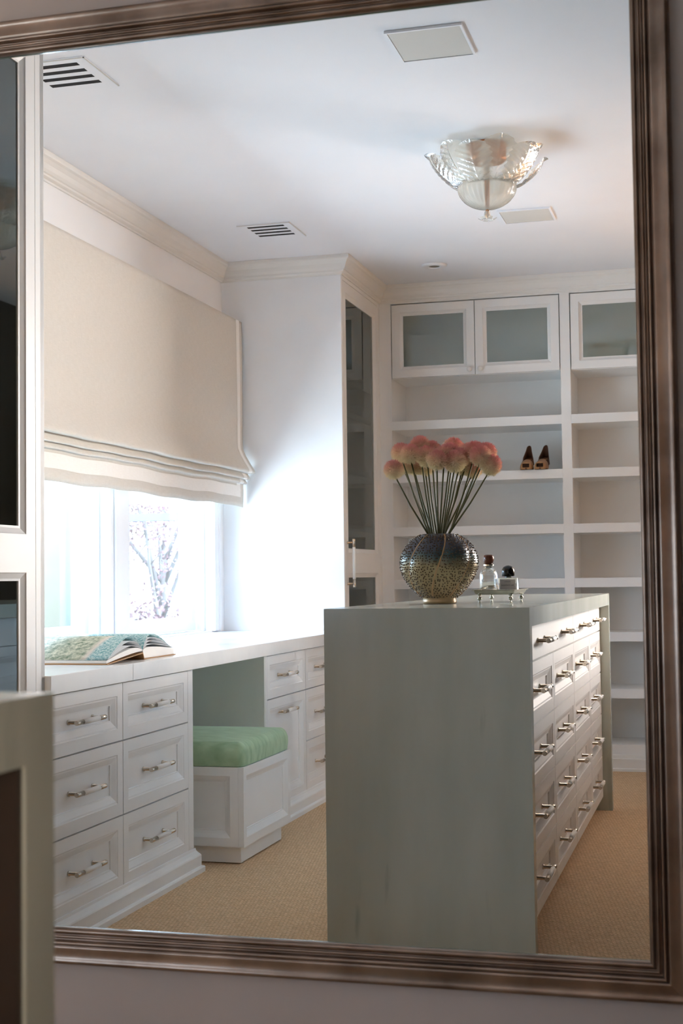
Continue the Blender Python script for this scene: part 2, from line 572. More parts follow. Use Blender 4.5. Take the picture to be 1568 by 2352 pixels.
# ------------------------------------------------------------------ mesh helpers
class MB:
    def __init__(self):
        self.v, self.f, self.m = [], [], []

    def add(self, verts, faces, mi=0):
        n = len(self.v)
        self.v += [tuple(p) for p in verts]
        for fc in faces:
            self.f.append(tuple(i + n for i in fc))
            self.m.append(mi)

    def box(self, x0, x1, y0, y1, z0, z1, mi=0):
        self.add([(x0, y0, z0), (x1, y0, z0), (x1, y1, z0), (x0, y1, z0), (x0, y0, z1), (x1, y0, z1), (x1, y1, z1), (x0, y1, z1)],
                 [(0, 3, 2, 1), (4, 5, 6, 7), (0, 1, 5, 4), (1, 2, 6, 5), (2, 3, 7, 6), (3, 0, 4, 7)], mi)
        return self

    def lathe(self, prof, n=24, c=(0, 0, 0), axis='Z', mi=0, rfun=None, cap=True):
        base = len(self.v)
        for (r, h) in prof:
            for k in range(n):
                a = 2 * PI * k / n
                rr = r * (rfun(a, h) if rfun else 1.0)
                p = (rr * math.cos(a), rr * math.sin(a), h)
                if axis == 'X':
                    p = (p[2], p[0], p[1])
                elif axis == 'Y':
                    p = (p[1], p[2], p[0])
                self.v.append((p[0] + c[0], p[1] + c[1], p[2] + c[2]))
        for i in range(len(prof) - 1):
            for k in range(n):
                a, b_ = base + i * n + k, base + i * n + (k + 1) % n
                self.f.append((a, b_, b_ + n, a + n))
                self.m.append(mi)
        if cap:
            self.f.append(tuple(base + k for k in reversed(range(n))))
            self.m.append(mi)
            q = base + (len(prof) - 1) * n
            self.f.append(tuple(q + k for k in range(n)))
            self.m.append(mi)
        return self

    def tube(self, pts, rad, n=8, mi=0):
        pts = [Vector(p) for p in pts]
        base = len(self.v)
        for i, p in enumerate(pts):
            d = (pts[min(i + 1, len(pts) - 1)] - pts[max(i - 1, 0)]).normalized()
            a = d.cross(Vector((0.31, 0.95, 0.1))).normalized()
            b_ = d.cross(a)
            r = rad[i] if isinstance(rad, (list, tuple)) else rad
            for k in range(n):
                t = 2 * PI * k / n
                self.v.append(tuple(p + a * (r * math.cos(t)) + b_ * (r * math.sin(t))))
        for i in range(len(pts) - 1):
            for k in range(n):
                x, y = base + i * n + k, base + i * n + (k + 1) % n
                self.f.append((x, y, y + n, x + n))
                self.m.append(mi)
        self.f.append(tuple(base + k for k in reversed(range(n))))
        self.m.append(mi)
        q = base + (len(pts) - 1) * n
        self.f.append(tuple(q + k for k in range(n)))
        self.m.append(mi)
        return self

    def grid(self, fn, nu, nv, mi=0):
        base = len(self.v)
        for i in range(nu + 1):
            for j in range(nv + 1):
                self.v.append(tuple(fn(i / nu, j / nv)))
        for i in range(nu):
            for j in range(nv):
                a = base + i * (nv + 1) + j
                self.f.append((a, a + nv + 1, a + nv + 2, a + 1))
                self.m.append(mi)
        return self

    def front(self, o, w, h, rings, thick, orient='X', mi=0, hole=False):
        """panelled front: o lower-left corner on the face plane; orient X faces +X (u=+Y), orient Y faces -Y (u=+X)"""
        if orient == 'X':
            U, V, Wn = Vector((0, 1, 0)), Vector((0, 0, 1)), Vector((1, 0, 0))
        else:
            U, V, Wn = Vector((1, 0, 0)), Vector((0, 0, 1)), Vector((0, -1, 0))
        o = Vector(o)
        rr = [(0, -thick)] + list(rings) + ([(rings[-1][0], -thick)] if hole else [])
        base = len(self.v)
        for (ins, d) in rr:
            for (a, c) in ((ins, ins), (w - ins, ins), (w - ins, h - ins), (ins, h - ins)):
                self.v.append(tuple(o + U * a + V * c + Wn * d))
        for i in range(len(rr) - 1):
            for k in range(4):
                a, c = base + 4 * i + k, base + 4 * i + (k + 1) % 4
                self.f.append((a, c, c + 4, a + 4))
                self.m.append(mi)
        q = base + 4 * (len(rr) - 1)
        if hole:
            for k in range(4):
                a, c = q + k, q + (k + 1) % 4
                e, g = base + (k + 1) % 4, base + k
                self.f.append((a, c, e, g))
                self.m.append(mi)
        else:
            self.f.append((q, q + 1, q + 2, q + 3))
            self.m.append(mi)
            self.f.append((base + 3, base + 2, base + 1, base))
            self.m.append(mi)
        return self

    def mesh(self, name, mats, org=(0, 0, 0), smooth=False):
        me = bpy.data.meshes.new(name)
        ox, oy, oz = org
        me.from_pydata([(x - ox, y - oy, z - oz) for x, y, z in self.v], [], self.f)
        for k in mats:
            me.materials.append(M[k])
        if len(mats) > 1:
            me.polygons.foreach_set("material_index", self.m)
        if smooth:
            me.polygons.foreach_set("use_smooth", [True] * len(me.polygons))
        me.update()
        return me


WL = {}   # world location of every object that parents something


def link(name, data, parent=None, loc=(0, 0, 0)):
    o = bpy.data.objects.new(name, data)
    COL.objects.link(o)
    w = Vector(loc)
    if parent is not None:
        o.parent = parent
        o.location = w - WL[parent]
    else:
        o.location = w
    WL[o] = w
    return o


def obj(name, mb, mats, parent=None, org=(0, 0, 0), smooth=False, bevel=0.0, angle=True):
    if isinstance(mats, str):
        mats = [mats]
    me = mb.mesh(name, mats, org, smooth)
    o = link(name, me, parent, org)
    if bevel:
        bv = o.modifiers.new("bevel", 'BEVEL')
        bv.width = bevel
        bv.segments = 2
        bv.limit_method = 'ANGLE'
        bv.angle_limit = math.radians(40)
    return o


def tag(o, label, cat, group=None, kind=None):
    o['label'] = label
    o['category'] = cat
    if group:
        o['group'] = group
    if kind:
        o['kind'] = kind
    return o


def thing(name, label, cat, loc, group=None, kind=None):
    o = link(name, None, None, loc)
    o.empty_display_size = 0.05
    return tag(o, label, cat, group, kind)


def copy_tree(o, parent=None):
    c = o.copy()
    COL.objects.link(c)
    c.parent = parent
    WL[c] = WL[o]
    for ch in o.children:
        if ch.name != c.name:
            copy_tree(ch, c)
    return c


def box_obj(name, x0, x1, y0, y1, z0, z1, mat, parent=None, bevel=0.0):
    c = ((x0 + x1) / 2, (y0 + y1) / 2, z0)
    return obj(name, MB().box(x0, x1, y0, y1, z0, z1), mat, parent, c, bevel=bevel)


# ------------------------------------------------------------------ room dimensions
XW, XF, YM = -2.385, -1.77, 2.268       # window wall, cabinet faces, mirror plane
YN, YT, YS, ZC = 3.437, 6.52, 7.298, 2.56  # alcove start / end, shelving face, ceiling
XR, YBK = 0.28, 7.66
YREAR = 2 * YM - YBK


def struct(o, label, cat):
    return tag(o, label, cat, kind='structure')


floor = box_obj("floor", -2.6, 3.4, YREAR - 1.5, YBK + 1.5, -0.06, 0.0, 'carpet')
struct(floor, "beige woven sisal-look carpet covering the floor", "floor")
ceil = box_obj("ceiling", -2.6, 3.4, YREAR - 1.5, YBK + 1.5, ZC, ZC + 0.08, 'ceiling')
struct(ceil, "flat white painted ceiling", "ceiling")


def wall_with_hole(name, x0, x1, a0, a1, z0, z1, holes, mat):
    """wall slab thick in X, running along Y, with rectangular holes (ya,yb,za,zb)"""
    mb = MB()
    ys = sorted(holes)
    cur = a0
    for (ya, yb, za, zb) in ys:
        mb.box(x0, x1, cur, ya, z0, z1)
        if za > z0:
            mb.box(x0, x1, ya, yb, z0, za)
        if zb < z1:
            mb.box(x0, x1, ya, yb, zb, z1)
        cur = yb
    mb.box(x0, x1, cur, a1, z0, z1)
    return obj(name, mb, mat)


WY0, WY1, WZ0, WZ1 = 3.95, 6.35, 0.75, 1.42
o = wall_with_hole("wall_left", XW - 0.17, XW, YREAR - 0.1, YBK + 0.1, 0, ZC,
                   [(WY0, WY1, WZ0, WZ1), (2 * YM - WY1, 2 * YM - WY0, WZ0, WZ1)], 'wall')
struct(o, "white painted window wall behind the desk and roman shade", "wall")
o = wall_with_hole("wall_right", XR, XR + 0.12, YREAR - 0.1, YBK + 0.1, 0, ZC,
                   [(4.9, 6.85, 0.95, 2.25), (2 * YM - 6.85, 2 * YM - 4.9, 0.95, 2.25)], 'dark_wall')  # unseen openings, shaped so the hall fill misses the aisle floor
struct(o, "dark brown wall along the side aisle", "wall")
o = box_obj("wall_back", -2.6, XR + 0.12, YBK, YBK + 0.1, 0, ZC, 'wall')
struct(o, "painted wall behind the built-in shelving", "wall")
o = box_obj("wall_rear", -2.6, XR + 0.12, YREAR - 0.1, YREAR, 0, ZC, 'wall')
struct(o, "painted wall behind the photographer", "wall")
# unseen hallway behind the side openings, enclosing the fill lamps
o = obj("wall_hall", MB().box(3.3, 3.4, YREAR - 1.5, YBK + 1.5, 0, ZC).box(XR + .12, 3.3, YREAR - 1.5, YREAR - 1.4, 0, ZC)
        .box(XR + .12, 3.3, YBK + 1.4, YBK + 1.5, 0, ZC).box(XR, XR + .12, YBK + .1, YBK + 1.5, 0, ZC).box(XR, XR + .12, YREAR - 1.5, YREAR - .1, 0, ZC), 'hall')
struct(o, "unseen warm cream hallway wall beyond the side opening", "wall")

# mirror wall with its opening
MX0, MX1, MZ0, MZ1 = -1.47, -0.122, 0.388, 1.963      # visible glass
mb = MB()
G = 0.012
t0, t1 = YM, YM + 0.02
mb.box(-2.6, MX0 - G, t0, t1, 0, ZC).box(MX1 + G, XR, t0, t1, 0, ZC)
mb.box(MX0 - G, MX1 + G, t0, t1, 0, MZ0 - G).box(MX0 - G, MX1 + G, t0, t1, MZ1 + G, ZC)
o = obj("wall_front", mb, 'mirror_wall')
struct(o, "taupe wall on which the bronze-framed mirror hangs", "wall")


# crown moulding swept round the room in the mirror
def sweep(path, prof, name, mat, org=(0, 0, 0)):
    """path: xy points, room lies to the right of travel; prof: (distance into room, z)"""
    n = len(path)
    nr = []
    for i in range(n - 1):
        d = (Vector(path[i + 1]) - Vector(path[i])).normalized()
        nr.append(Vector((d.y, -d.x)))
    mb = MB()
    for i, p in enumerate(path):
        p = Vector(p)
        if i == 0:
            mv = nr[0]
        elif i == n - 1:
            mv = nr[-1]
        else:
            s = nr[i - 1] + nr[i]
            mv = s / (1 + nr[i - 1].dot(nr[i]))
        for (d, z) in prof:
            q = p + mv * d
            mb.v.append((q.x, q.y, z))
    k = len(prof)
    for i in range(n - 1):
        for j in range(k - 1):
            a = i * k + j
            mb.f.append((a, a + 1, a + k + 1, a + k))
            mb.m.append(0)
    return obj(name, mb, mat, None, org)


CP = [(0, 2.470), (0.007, 2.470), (0.008, 2.477), (0.013, 2.480), (0.018, 2.484), (0.019, 2.491), (0.024, 2.494),
      (0.030, 2.504), (0.036, 2.520), (0.045, 2.534), (0.053, 2.540), (0.055, 2.545), (0.055, ZC - 0.0005)]
o = sweep([(XF, YM + .02), (XF, YN), (XW, YN), (XW, YT), (XF, YT), (XF, YS), (XR, YS)], CP, "trim_1", 'crown')
struct(o, "cream crown moulding running round the top of the room", "moulding")
CP2 = [(d, z) for d, z in CP]

# ------------------------------------------------------------------ mirror frame
prof = [(-0.006, -0.004), (-0.006, 0.006), (-0.003, 0.010), (0.001, 0.011), (0.003, 0.008), (0.005, 0.0075), (0.006, 0.011), (0.008, 0.012),
        (0.0095, 0.011), (0.0105, 0.008), (0.013, 0.008), (0.0145, 0.013), (0.0165, 0.0165), (0.019, 0.017), (0.021, 0.0145),
        (0.0222, 0.0122), (0.0232, 0.0118), (0.0244, 0.0135), (0.0265, 0.0140), (0.031, 0.0136), (0.036, 0.0132), (0.041, 0.0134), (0.045, 0.0142),
        (0.048, 0.0158), (0.0505, 0.0160), (0.0525, 0.0146), (0.054, 0.0115), (0.0553, 0.006), (0.056, 0.0)]
mirror = thing("mirror_frame", "large bronze mirror frame with ridged moulding on the taupe wall", "mirror frame", (-0.8, YM - .005, MZ0 - 0.06))


def rail(side):
    mb = MB()
    corners = {'bottom': ((MX0, MZ0), (MX1, MZ0)), 'right': ((MX1, MZ0), (MX1, MZ1)), 'top': ((MX1, MZ1), (MX0, MZ1)), 'left': ((MX0, MZ1), (MX0, MZ0))}
    (x0, z0), (x1, z1) = corners[side]
    nx, nz = {'bottom': (0, -1), 'right': (1, 0), 'top': (0, 1), 'left': (-1, 0)}[side]
    tx, tz = {'bottom': (1, 0), 'right': (0, 1), 'top': (-1, 0), 'left': (0, -1)}[side]
    for (cx_, cz_, sgn) in ((x0, z0, -1), (x1, z1, 1)):
        for (d, h) in prof:
            mb.v.append((cx_ + nx * d + tx * sgn * d, YM - h, cz_ + nz * d + tz * sgn * d))
    k = len(prof)
    for j in range(k - 1):
        mb.f.append((j, j + 1, k + j + 1, k + j))
        mb.m.append(0)
    o = obj("frame_rail", mb, 'bronze', mirror, (x0, YM, z0), smooth=True)
    return o


for s in ('bottom', 'right', 'top', 'left'):
    rail(s)
# black sight edge and green-tinged glass edge just inside the moulding
mb = MB()
for (a, b2, yy, th, mi) in ((0.0035, 0.0, YM - 0.001, 0.003, 0),):
    mb.box(MX0, MX1, YM - .003, YM + .012, MZ0 - .004, MZ0 + .003).box(MX0, MX1, YM - .003, YM + .012, MZ1 - .0015, MZ1 + .004)
    mb.box(MX0 - .004, MX0 + .0015, YM - .003, YM + .012, MZ0, MZ1).box(MX1 - .0015, MX1 + .004, YM - .003, YM + .012, MZ0, MZ1)
obj("sight_edge", mb, 'black_edge', mirror, (-.8, YM, MZ0))
mb = MB()
mb.box(MX0, MX1, YM + .012, YM + .016, MZ0 + .0015, MZ0 + .004).box(MX0, MX1, YM + .012, YM + .016, MZ1 - .004, MZ1 - .0015)
mb.box(MX1 - .003, MX1 - .0015, YM + .012, YM + .016, MZ0, MZ1)
obj("glass_edge", mb, 'glass_edge', mirror, (-.8, YM, MZ0))

# ------------------------------------------------------------------ window
win = thing("window_1", "white framed window above the desk under the shade", "window", (XW, 5.15, WZ0), kind='structure')


def build_window(parent, mir=False):
    def Y(y):
        return 2 * YM - y if mir else y

    def bx(name, x0, x1, y0, y1, z0, z1, mat='window', bevel=0.003):
        a, c = sorted((Y(y0), Y(y1)))
        return box_obj(name, x0, x1, a, c, z0, z1, mat, parent, bevel)
    # casing
    bx("casing", XW, XW + 0.018, WY1, WY1 + 0.075, WZ0, WZ1 + 0.07)
    bx("casing", XW, XW + 0.022, WY1 + 0.05, WY1 + 0.068, WZ0, WZ1 + 0.0)
    bx("casing", XW, XW + 0.018, WY0 - 0.075, WY0, WZ0, WZ1 + 0.07)
    bx("casing", XW, XW + 0.018, WY0, WY1, WZ1, WZ1 + 0.07)
    bx("mullion", XW - 0.14, XW + 0.012, 5.175, 5.362, WZ0, WZ1)
    bx("mullion_bead", XW + 0.012, XW + 0.022, 5.205, 5.33, WZ0, WZ1)
    for (a, c) in ((WY0, 5.175), (5.362, WY1)):
        # stops along jambs, then sash and pane
        for yy in (a, c - 0.02):
            bx("jamb_stop", XW - 0.055, XW - 0.035, yy, yy + 0.02, WZ0, WZ1)
        bx("head_stop", XW - 0.06, XW - 0.03, a, c, WZ1 - 0.025, WZ1)
        xs0, xs1 = XW - 0.125, XW - 0.08
        mb = MB()
        a2, c2 = a + 0.012, c - 0.012
        ya, yc = sorted((Y(a2), Y(c2)))
        mb.front((xs1, ya, WZ0 + 0.005), yc - ya, WZ1 - WZ0 - 0.02, [(0, 0), (0.05, 0), (0.062, -0.012), (0.066, -0.02)], 0.045, 'X', 0, True)
        obj("sash", mb, 'window', parent, (xs1, ya, WZ0))
        pb = MB().box(xs0 + 0.02, xs0 + 0.024, ya + .06, yc - .06, WZ0 + .06, WZ1 - .075)
        obj("pane", pb, 'pane', parent, (xs0, ya, WZ0))
    return parent


build_window(win)
win2 = thing("window_2", "window on this side of the mirror wall", "window", (XW, 2 * YM - 5.15, WZ0), kind='structure')
build_window(win2, True)

# ------------------------------------------------------------------ joinery helpers
DR = [(0, 0), (0.036, 0), (0.039, -0.0025), (0.043, -0.003), (0.052, -0.0075), (0.060, -0.0115), (0.064, -0.012), (0.0645, -0.0165)]
FLAT = [(0, -0.001), (0.001, 0)]


def scaled(rings, s):
    return [(a * s, d) for a, d in rings]


HANDLE = {}


def handle_mesh(axis, length=0.19, grip=0.105):
    key = (axis, length)
    if key in HANDLE:
        return HANDLE[key]
    mb = MB()
    hl = length / 2
    off = 0.034
    # bar along Y or Z, standing off along +X
    r = 0.0062

    def P(t, s):
        return (off, t, 0) if axis == 'Y' else (off, 0, t)
    mb.lathe([(0.0066, -hl), (0.0072, -hl + .002), (0.0072, -grip / 2)], 14, (off, 0, 0), axis, 0)
    mb.lathe([(0.0072, grip / 2), (0.0072, hl - .002), (0.0066, hl)], 14, (off, 0, 0), axis, 0)
    mb.lathe([(0.0078, -grip / 2), (0.0078, grip / 2)], 14, (off, 0, 0), axis, 1)
    for s in (-1, 1):
        c = (0, s * (hl - 0.018), 0) if axis == 'Y' else (0, 0, s * (hl - 0.018))
        mb.lathe([(0.0075, -0.001), (0.0075, 0.004), (0.0052, 0.0045), (0.0052, off)], 12, c, 'X', 0)
    me = mb.mesh("handle", ['nickel', 'grip'], smooth=False)
    for p in me.polygons:
        p.use_smooth = len(p.vertices) == 4
    HANDLE[key] = me
    return me


DRAWER = {}


def drawer(parent, x, y0, y1, z0, z1, rings=DR, nh=1, g=0.0023, name="drawer", handles=True, hz=None):
    w, h = y1 - y0 - 2 * g, z1 - z0 - 2 * g
    key = (round(w, 4), round(h, 4), len(rings), round(rings[-1][0], 4))
    if key not in DRAWER:
        DRAWER[key] = MB().front((0, 0, 0), w, h, rings, 0.02, 'X').mesh("drawer", ['cab'])
    d = link(name, DRAWER[key], parent, (x, y0 + g, z0 + g))
    if handles:
        for k in range(nh):
            yc = y0 + (y1 - y0) * (k + 0.5) / nh
            zc = (z0 + z1) / 2 if hz is None else hz
            link("handle", handle_mesh('Y'), d, (x + rings[-1][1], yc, zc))
    return d


# ------------------------------------------------------------------ desk run along the window
XD = -1.775
PL = [(0, 0.082), (0.004, 0.082), (0.006, 0.074), (0.012, 0.066), (0.018, 0.060), (0.020, 0.056), (0.020, 0.022), (0.027, 0.020), (0.030, 0.016), (0.030, 0.0)]


def plinth(parent, y0, y1, return_end):
    mb = MB()
    path = [(XD, y0), (XD, y1)]
    if return_end:
        path.append((XD - 0.25, y1))
    n = len(path)
    nr = [Vector((1, 0))] + ([Vector((0, 1))] if return_end else [])
    for i, p in enumerate(path):
        p = Vector(p)
        mv = nr[0] if i == 0 else (nr[-1] if i == n - 1 else (nr[0] + nr[1]))
        for d, z in PL:
            q = p + mv * d
            mb.v.append((q.x, q.y, z))
    k = len(PL)
    for i in range(n - 1):
        for j in range(k - 1):
            a = i * k + j
            mb.f.append((a, a + k, a + k + 1, a + 1))
            mb.m.append(0)
    return obj("plinth", mb, 'cab', parent, (XD, y0, 0))


ZD = 0.745
Z1, Z2, Z3, Z4 = 0.690, 0.514, 0.291, 0.073
left_bank = thing("drawer_cabinet", "white drawer cabinet under the desk beside the green ottoman, six drawers", "cabinet", (-2.08, 4.0, 0),
                  "fitted cabinets under the desk")
box_obj("body", XW + .03, XD - 0.021, YN + .001, 4.532, 0.0, 0.692, 'cab', left_bank)
box_obj("end_stile", XD - 0.021, XD, 4.487, 4.532, 0.0, 0.692, 'cab', left_bank, 0.001)
for (a, c) in ((YN, 3.952), (3.952, 4.487)):
    for (zb, zt) in ((Z2, Z1), (Z3, Z2), (Z4, Z3)):
        drawer(left_bank, XD, a, c, zb, zt)
plinth(left_bank, YN, 4.532, True)

right_bank = thing("drawer_cabinet", "white drawer and door cabinet under the desk behind the marble island", "cabinet", (-2.08, 5.9, 0),
                   "fitted cabinets under the desk")
box_obj("body", XW + .03, XD - 0.021, 5.325, YT, 0.0, 0.692, 'cab', right_bank)
box_obj("kneehole_panel", XW + .03, XD, 5.305, 5.325, 0.0, 0.692, 'kneehole', right_bank, 0.001)
box_obj("end_stile", XD - 0.021, XD, 5.325, 5.338, 0.0, 0.692, 'cab', right_bank)
drawer(right_bank, XD, 5.338, 5.872, Z2, Z1)
d = drawer(right_bank, XD, 5.338, 5.872, Z4, Z2, name="door", hz=0.452)
for (zb, zt) in ((Z2, Z1), (Z3, Z2), (Z4, Z3)):
    drawer(right_bank, XD, 5.872, 6.41, zb, zt)
box_obj("end_stile", XD - 0.021, XD, 6.41, YT, 0.0, 0.692, 'cab', right_bank)
plinth(right_bank, 5.305, YT, False)
# kneehole back and left side are the cabinet sides and the wall

desk = thing("desk_top", "long pale stone desk top running under the window", "desk top", (-2.08, 5.0, 0.693))
for (a, c) in ((YN + .001, 3.978), (3.979, 6.195), (6.196, YT - .001)):
    box_obj("slab", XW + .001, -1.752, a, c, 0.693, ZD, 'desk_stone', desk, 0.002)

# ------------------------------------------------------------------ glazed tall cabinets
GD = [(0, 0), (0.050, 0), (0.053, -0.003), (0.066, -0.010), (0.072, -0.011), (0.072, -0.02)]


def glazed_door(parent, y0, y1, zs, orient='X', x=XF, glass='cab_glass', stile=None):
    """door with stacked panes; zs = [(z0,z1),...] frames that butt against each other"""
    root = None
    for (za, zb) in zs:
        if orient == 'X':
            mb = MB().front((x, y0, za), y1 - y0, zb - za, GD, 0.022, 'X', 0, True)
            org = (x, y0, za)
        else:
            mb = MB().front((y0, x, za), y1 - y0, zb - za, scaled(GD, 0.84), 0.022, 'Y', 0, True)
            org = (y0, x, za)
        if root is None:
            root = obj("door", mb, 'cab', parent, org)
        else:
            obj("door_panel", mb, 'cab', root, org)
        i = (0.068 if orient == 'X' else 0.058)
        if orient == 'X':
            pb = MB().box(x - .018, x - .014, y0 + i, y1 - i, za + i, zb - i)
        else:
            pb = MB().box(y0 + i, y1 - i, x + .014, x + .018, za + i, zb - i)
        obj("glass_pane", pb, glass, root, org)
    return root


SH = [1.830, 1.548, 1.262, 0.981, 0.703, 0.414]
far_cab = thing("display_cabinet", "tall glass-door cabinet in the corner beside the open shelving", "cabinet", (-2.08, 6.9, 0), "tall glass-door cabinets")
box_obj("side_panel", XW, XF, YT, YT + 0.022, 0, 2.472, 'wall', far_cab, 0.001)
box_obj("back_panel", XW, XW + 0.012, YT + .022, YBK, 0, 2.472, 'cab', far_cab)
box_obj("side_panel", XW + .012, XF - .022, YBK - .02, YBK, 0, 2.472, 'cab', far_cab)
box_obj("stile", XF - 0.022, XF, YT + .022, YT + 0.030, 0.0, 2.472, 'cab', far_cab)
box_obj("stile", XF - 0.022, XF, 7.262, YS - .001, 0.0, 2.472, 'cab', far_cab)
box_obj("top_rail", XF - 0.022, XF, YT + .03, 7.262, 2.452, 2.475, 'cab', far_cab)
box_obj("base_rail", XF - 0.022, XF, YT + .03, 7.262, 0.0, 0.10, 'cab', far_cab)
dd = glazed_door(far_cab, YT + 0.033, 7.259, [(0.103, 1.070), (1.070, 2.449)])
link("handle", handle_mesh('Z', 0.235, 0.155), dd, (XF, 6.578, 1.068))
for z in SH + [2.0]:
    box_obj("shelf", XW + .012, XF - 0.03, YT + .022, YBK - .02, z - 0.03, z, 'cab', far_cab)

near_cab = thing("display_cabinet", "tall glass-door cabinet at the near end of the desk", "cabinet", (-2.08, 2.85, 0), "tall glass-door cabinets")
box_obj("side_panel", XW, XF, YN - .022, YN, 0, 2.472, 'cab', near_cab, 0.001)
box_obj("side_panel", XW, XF - .022, YM + .022, YM + .044, 0, 2.472, 'cab', near_cab)
box_obj("back_panel", XW, XW + 0.012, YM + .044, YN - .022, 0, 2.472, 'cab', near_cab)
box_obj("stile", XF - 0.022, XF, 3.389, YN, 0.0, 2.472, 'cab', near_cab)
box_obj("top_rail", XF - 0.022, XF, YM + .044, 3.389, 2.452, 2.475, 'cab', near_cab)
box_obj("base_rail", XF - 0.022, XF, YM + .044, 3.389, 0.0, 0.10, 'cab', near_cab)
glazed_door(near_cab, 2.865, 3.386, [(0.103, 1.073), (1.073, 2.449)])
glazed_door(near_cab, 2.34, 2.862, [(0.103, 1.073), (1.073, 2.449)])
for z in SH[:2] + [0.981, 0.5]:
    box_obj("shelf", XW + .012, XF - 0.25, YM + .044, YN - .022, z - 0.03, z, 'cab', near_cab)
box_obj("top_panel", XW + .012, XF - .022, YM + .044, YN - .022, 2.45, 2.472, 'cab', near_cab)

# ------------------------------------------------------------------ open shelving on the far wall
sh1 = thing("open_shelving", "white open shelving bay behind the flowers, double frosted doors on top", "shelving", (-1.25, 7.48, 0), "built-in shelving bays")
sh2 = thing("open_shelving", "white open shelving bay beside the mirror frame edge", "shelving", (-0.3, 7.48, 0), "built-in shelving bays")


def bay(parent, xa, xb, left_stile, right_stile, doors):
    if left_stile:
        box_obj("stile", left_stile, xa, YS, YS + 0.03, 0.0, 2.475, 'cab', parent)
    box_obj("stile", xb, right_stile - .0005, YS, YS + 0.0295, 0.0, 2.475, 'cab', parent)
    box_obj("side_panel", xa - .02, xa, YS + .03, YBK - .012, 0, 2.475, 'cab', parent)
    box_obj("side_panel", xb, xb + .02, YS + .03, YBK - .012, 0, 2.475, 'cab', parent)
    box_obj("back_panel", xa - .02, xb + .02, YBK - .012, YBK, 0, 2.475, 'cab', parent)
    box_obj("top_rail", xa, xb, YS, YS + .03, 2.464, 2.475, 'cab', parent)
    for z in SH:
        box_obj("shelf", xa, xb, YS + .0005, YBK - .012, z - 0.048, z, 'cab', parent, 0.001)
    # cupboard floor above the top opening
    box_obj("shelf", xa, xb, YS + .026, YBK - .012, 2.062, 2.08, 'cab', parent)
    box_obj("bottom_shelf", xa, xb, YS + .0005, YBK - .012, 0.082, 0.131, 'cab', parent)
    n = len(doors)
    for i, (da, db, ks) in enumerate(doors):
        dr = glazed_door(parent, da, db, [(2.064, 2.458)], 'Y', YS, 'frost')
        kb = MB().lathe([(0.006, 0), (0.006, 0.012), (0.0135, 0.015), (0.0145, 0.020), (0.0130, 0.025), (0.004, 0.027)], 18)
        kb.v = [(x, -z, y) for x, y, z in kb.v]
        me = kb.mesh("knob", ['grip'], smooth=True)
        kx = db - 0.026 if ks > 0 else da + 0.026
        link("knob", me, dr, (kx, YS, 2.090))


bay(sh1, -1.706, -0.803, XF, -0.752, [(-1.701, -1.253, 1), (-1.249, -0.808, -1)])
bay(sh2, -0.752, 0.151, None, XR - .002, [(-0.747, -0.303, 1), (-0.299, 0.148, -1)])


def ypl(name, x0, x1):
    mb = MB()
    for x in (x0, x1):
        for d, z in [(0, 0.083), (0.010, 0.083), (0.012, 0.078), (0.014, 0.066), (0.020, 0.062), (0.020, 0.016), (0.028, 0.012), (0.028, 0.0)]:
            mb.v.append((x, YS - d, z))
    for j in range(7):
        mb.f.append((j, j + 1, 8 + j + 1, 8 + j))
        mb.m.append(0)
    return mb


o = obj("baseboard_back", ypl("b", XF, XR - .002), 'crown')
struct(o, "cream moulded baseboard along the open shelving", "baseboard")

# ------------------------------------------------------------------ marble island
IX0, IX1, IY0, IY1, IZ = -1.03, -0.485, 3.58, 6.112, 0.917
isl = thing("marble_island", "tall pale marble waterfall island with rows of drawers in the mirror", "island", (-.757, 4.85, 0))


def yz_prism(pts):
    mb = MB()
    n = len(pts)
    for x in (IX0, IX1):
        mb.v += [(x, y, z) for y, z in pts]
    for i in range(n):
        j = (i + 1) % n
        mb.f.append((i, j, n + j, n + i))
    mb.f.append(tuple(reversed(range(n))))
    mb.f.append(tuple(range(n, 2 * n)))
    mb.m = [0] * len(mb.f)
    return mb


ZU, TH = 0.868, 0.044
obj("top_slab", yz_prism([(IY0, IZ), (IY0 + TH, ZU), (IY1 - TH, ZU), (IY1, IZ)]), 'marble', isl, (IX0, IY0, 0))
obj("end_panel", yz_prism([(IY0, 0), (IY0 + TH, 0), (IY0 + TH, ZU), (IY0, IZ)]), 'marble', isl, (IX0, IY0, 0))
obj("end_panel", yz_prism([(IY1, 0), (IY1, IZ), (IY1 - TH, ZU), (IY1 - TH, 0)]), 'marble', isl, (IX0, IY0, 0))
XI, XIL = -0.523, -0.992
box_obj("body", XIL + 0.021, XI - 0.021, 3.770, IY1 - .044, 0.056, 0.868, 'cab', isl)
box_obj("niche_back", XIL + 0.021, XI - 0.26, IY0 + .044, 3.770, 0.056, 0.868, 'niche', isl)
box_obj("niche_shade_panel", XI - 0.26, IX1 - 0.003, IY0 + .044, IY0 + .050, 0.056, 0.868, 'niche', isl)  # dark panels added to imitate shade in the recess
box_obj("niche_shade_panel", XI - 0.26, XI - 0.001, 3.762, 3.770, 0.056, 0.868, 'niche', isl)
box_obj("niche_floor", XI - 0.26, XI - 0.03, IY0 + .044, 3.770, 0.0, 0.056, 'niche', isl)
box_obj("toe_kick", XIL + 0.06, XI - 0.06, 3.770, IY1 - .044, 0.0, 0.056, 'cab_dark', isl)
ROWS = [(0.584, 0.760), (0.408, 0.584), (0.231, 0.408), (0.057, 0.231)]
COLS = [3.788, 4.386, 4.989, 5.579, IY1 - .044]
drawer(isl, XI, COLS[0], COLS[2], 0.760, 0.867, FLAT, nh=2)
drawer(isl, XI, COLS[2], COLS[3], 0.760, 0.867, FLAT)
drawer(isl, XI, COLS[3], COLS[4], 0.760, 0.867, FLAT)
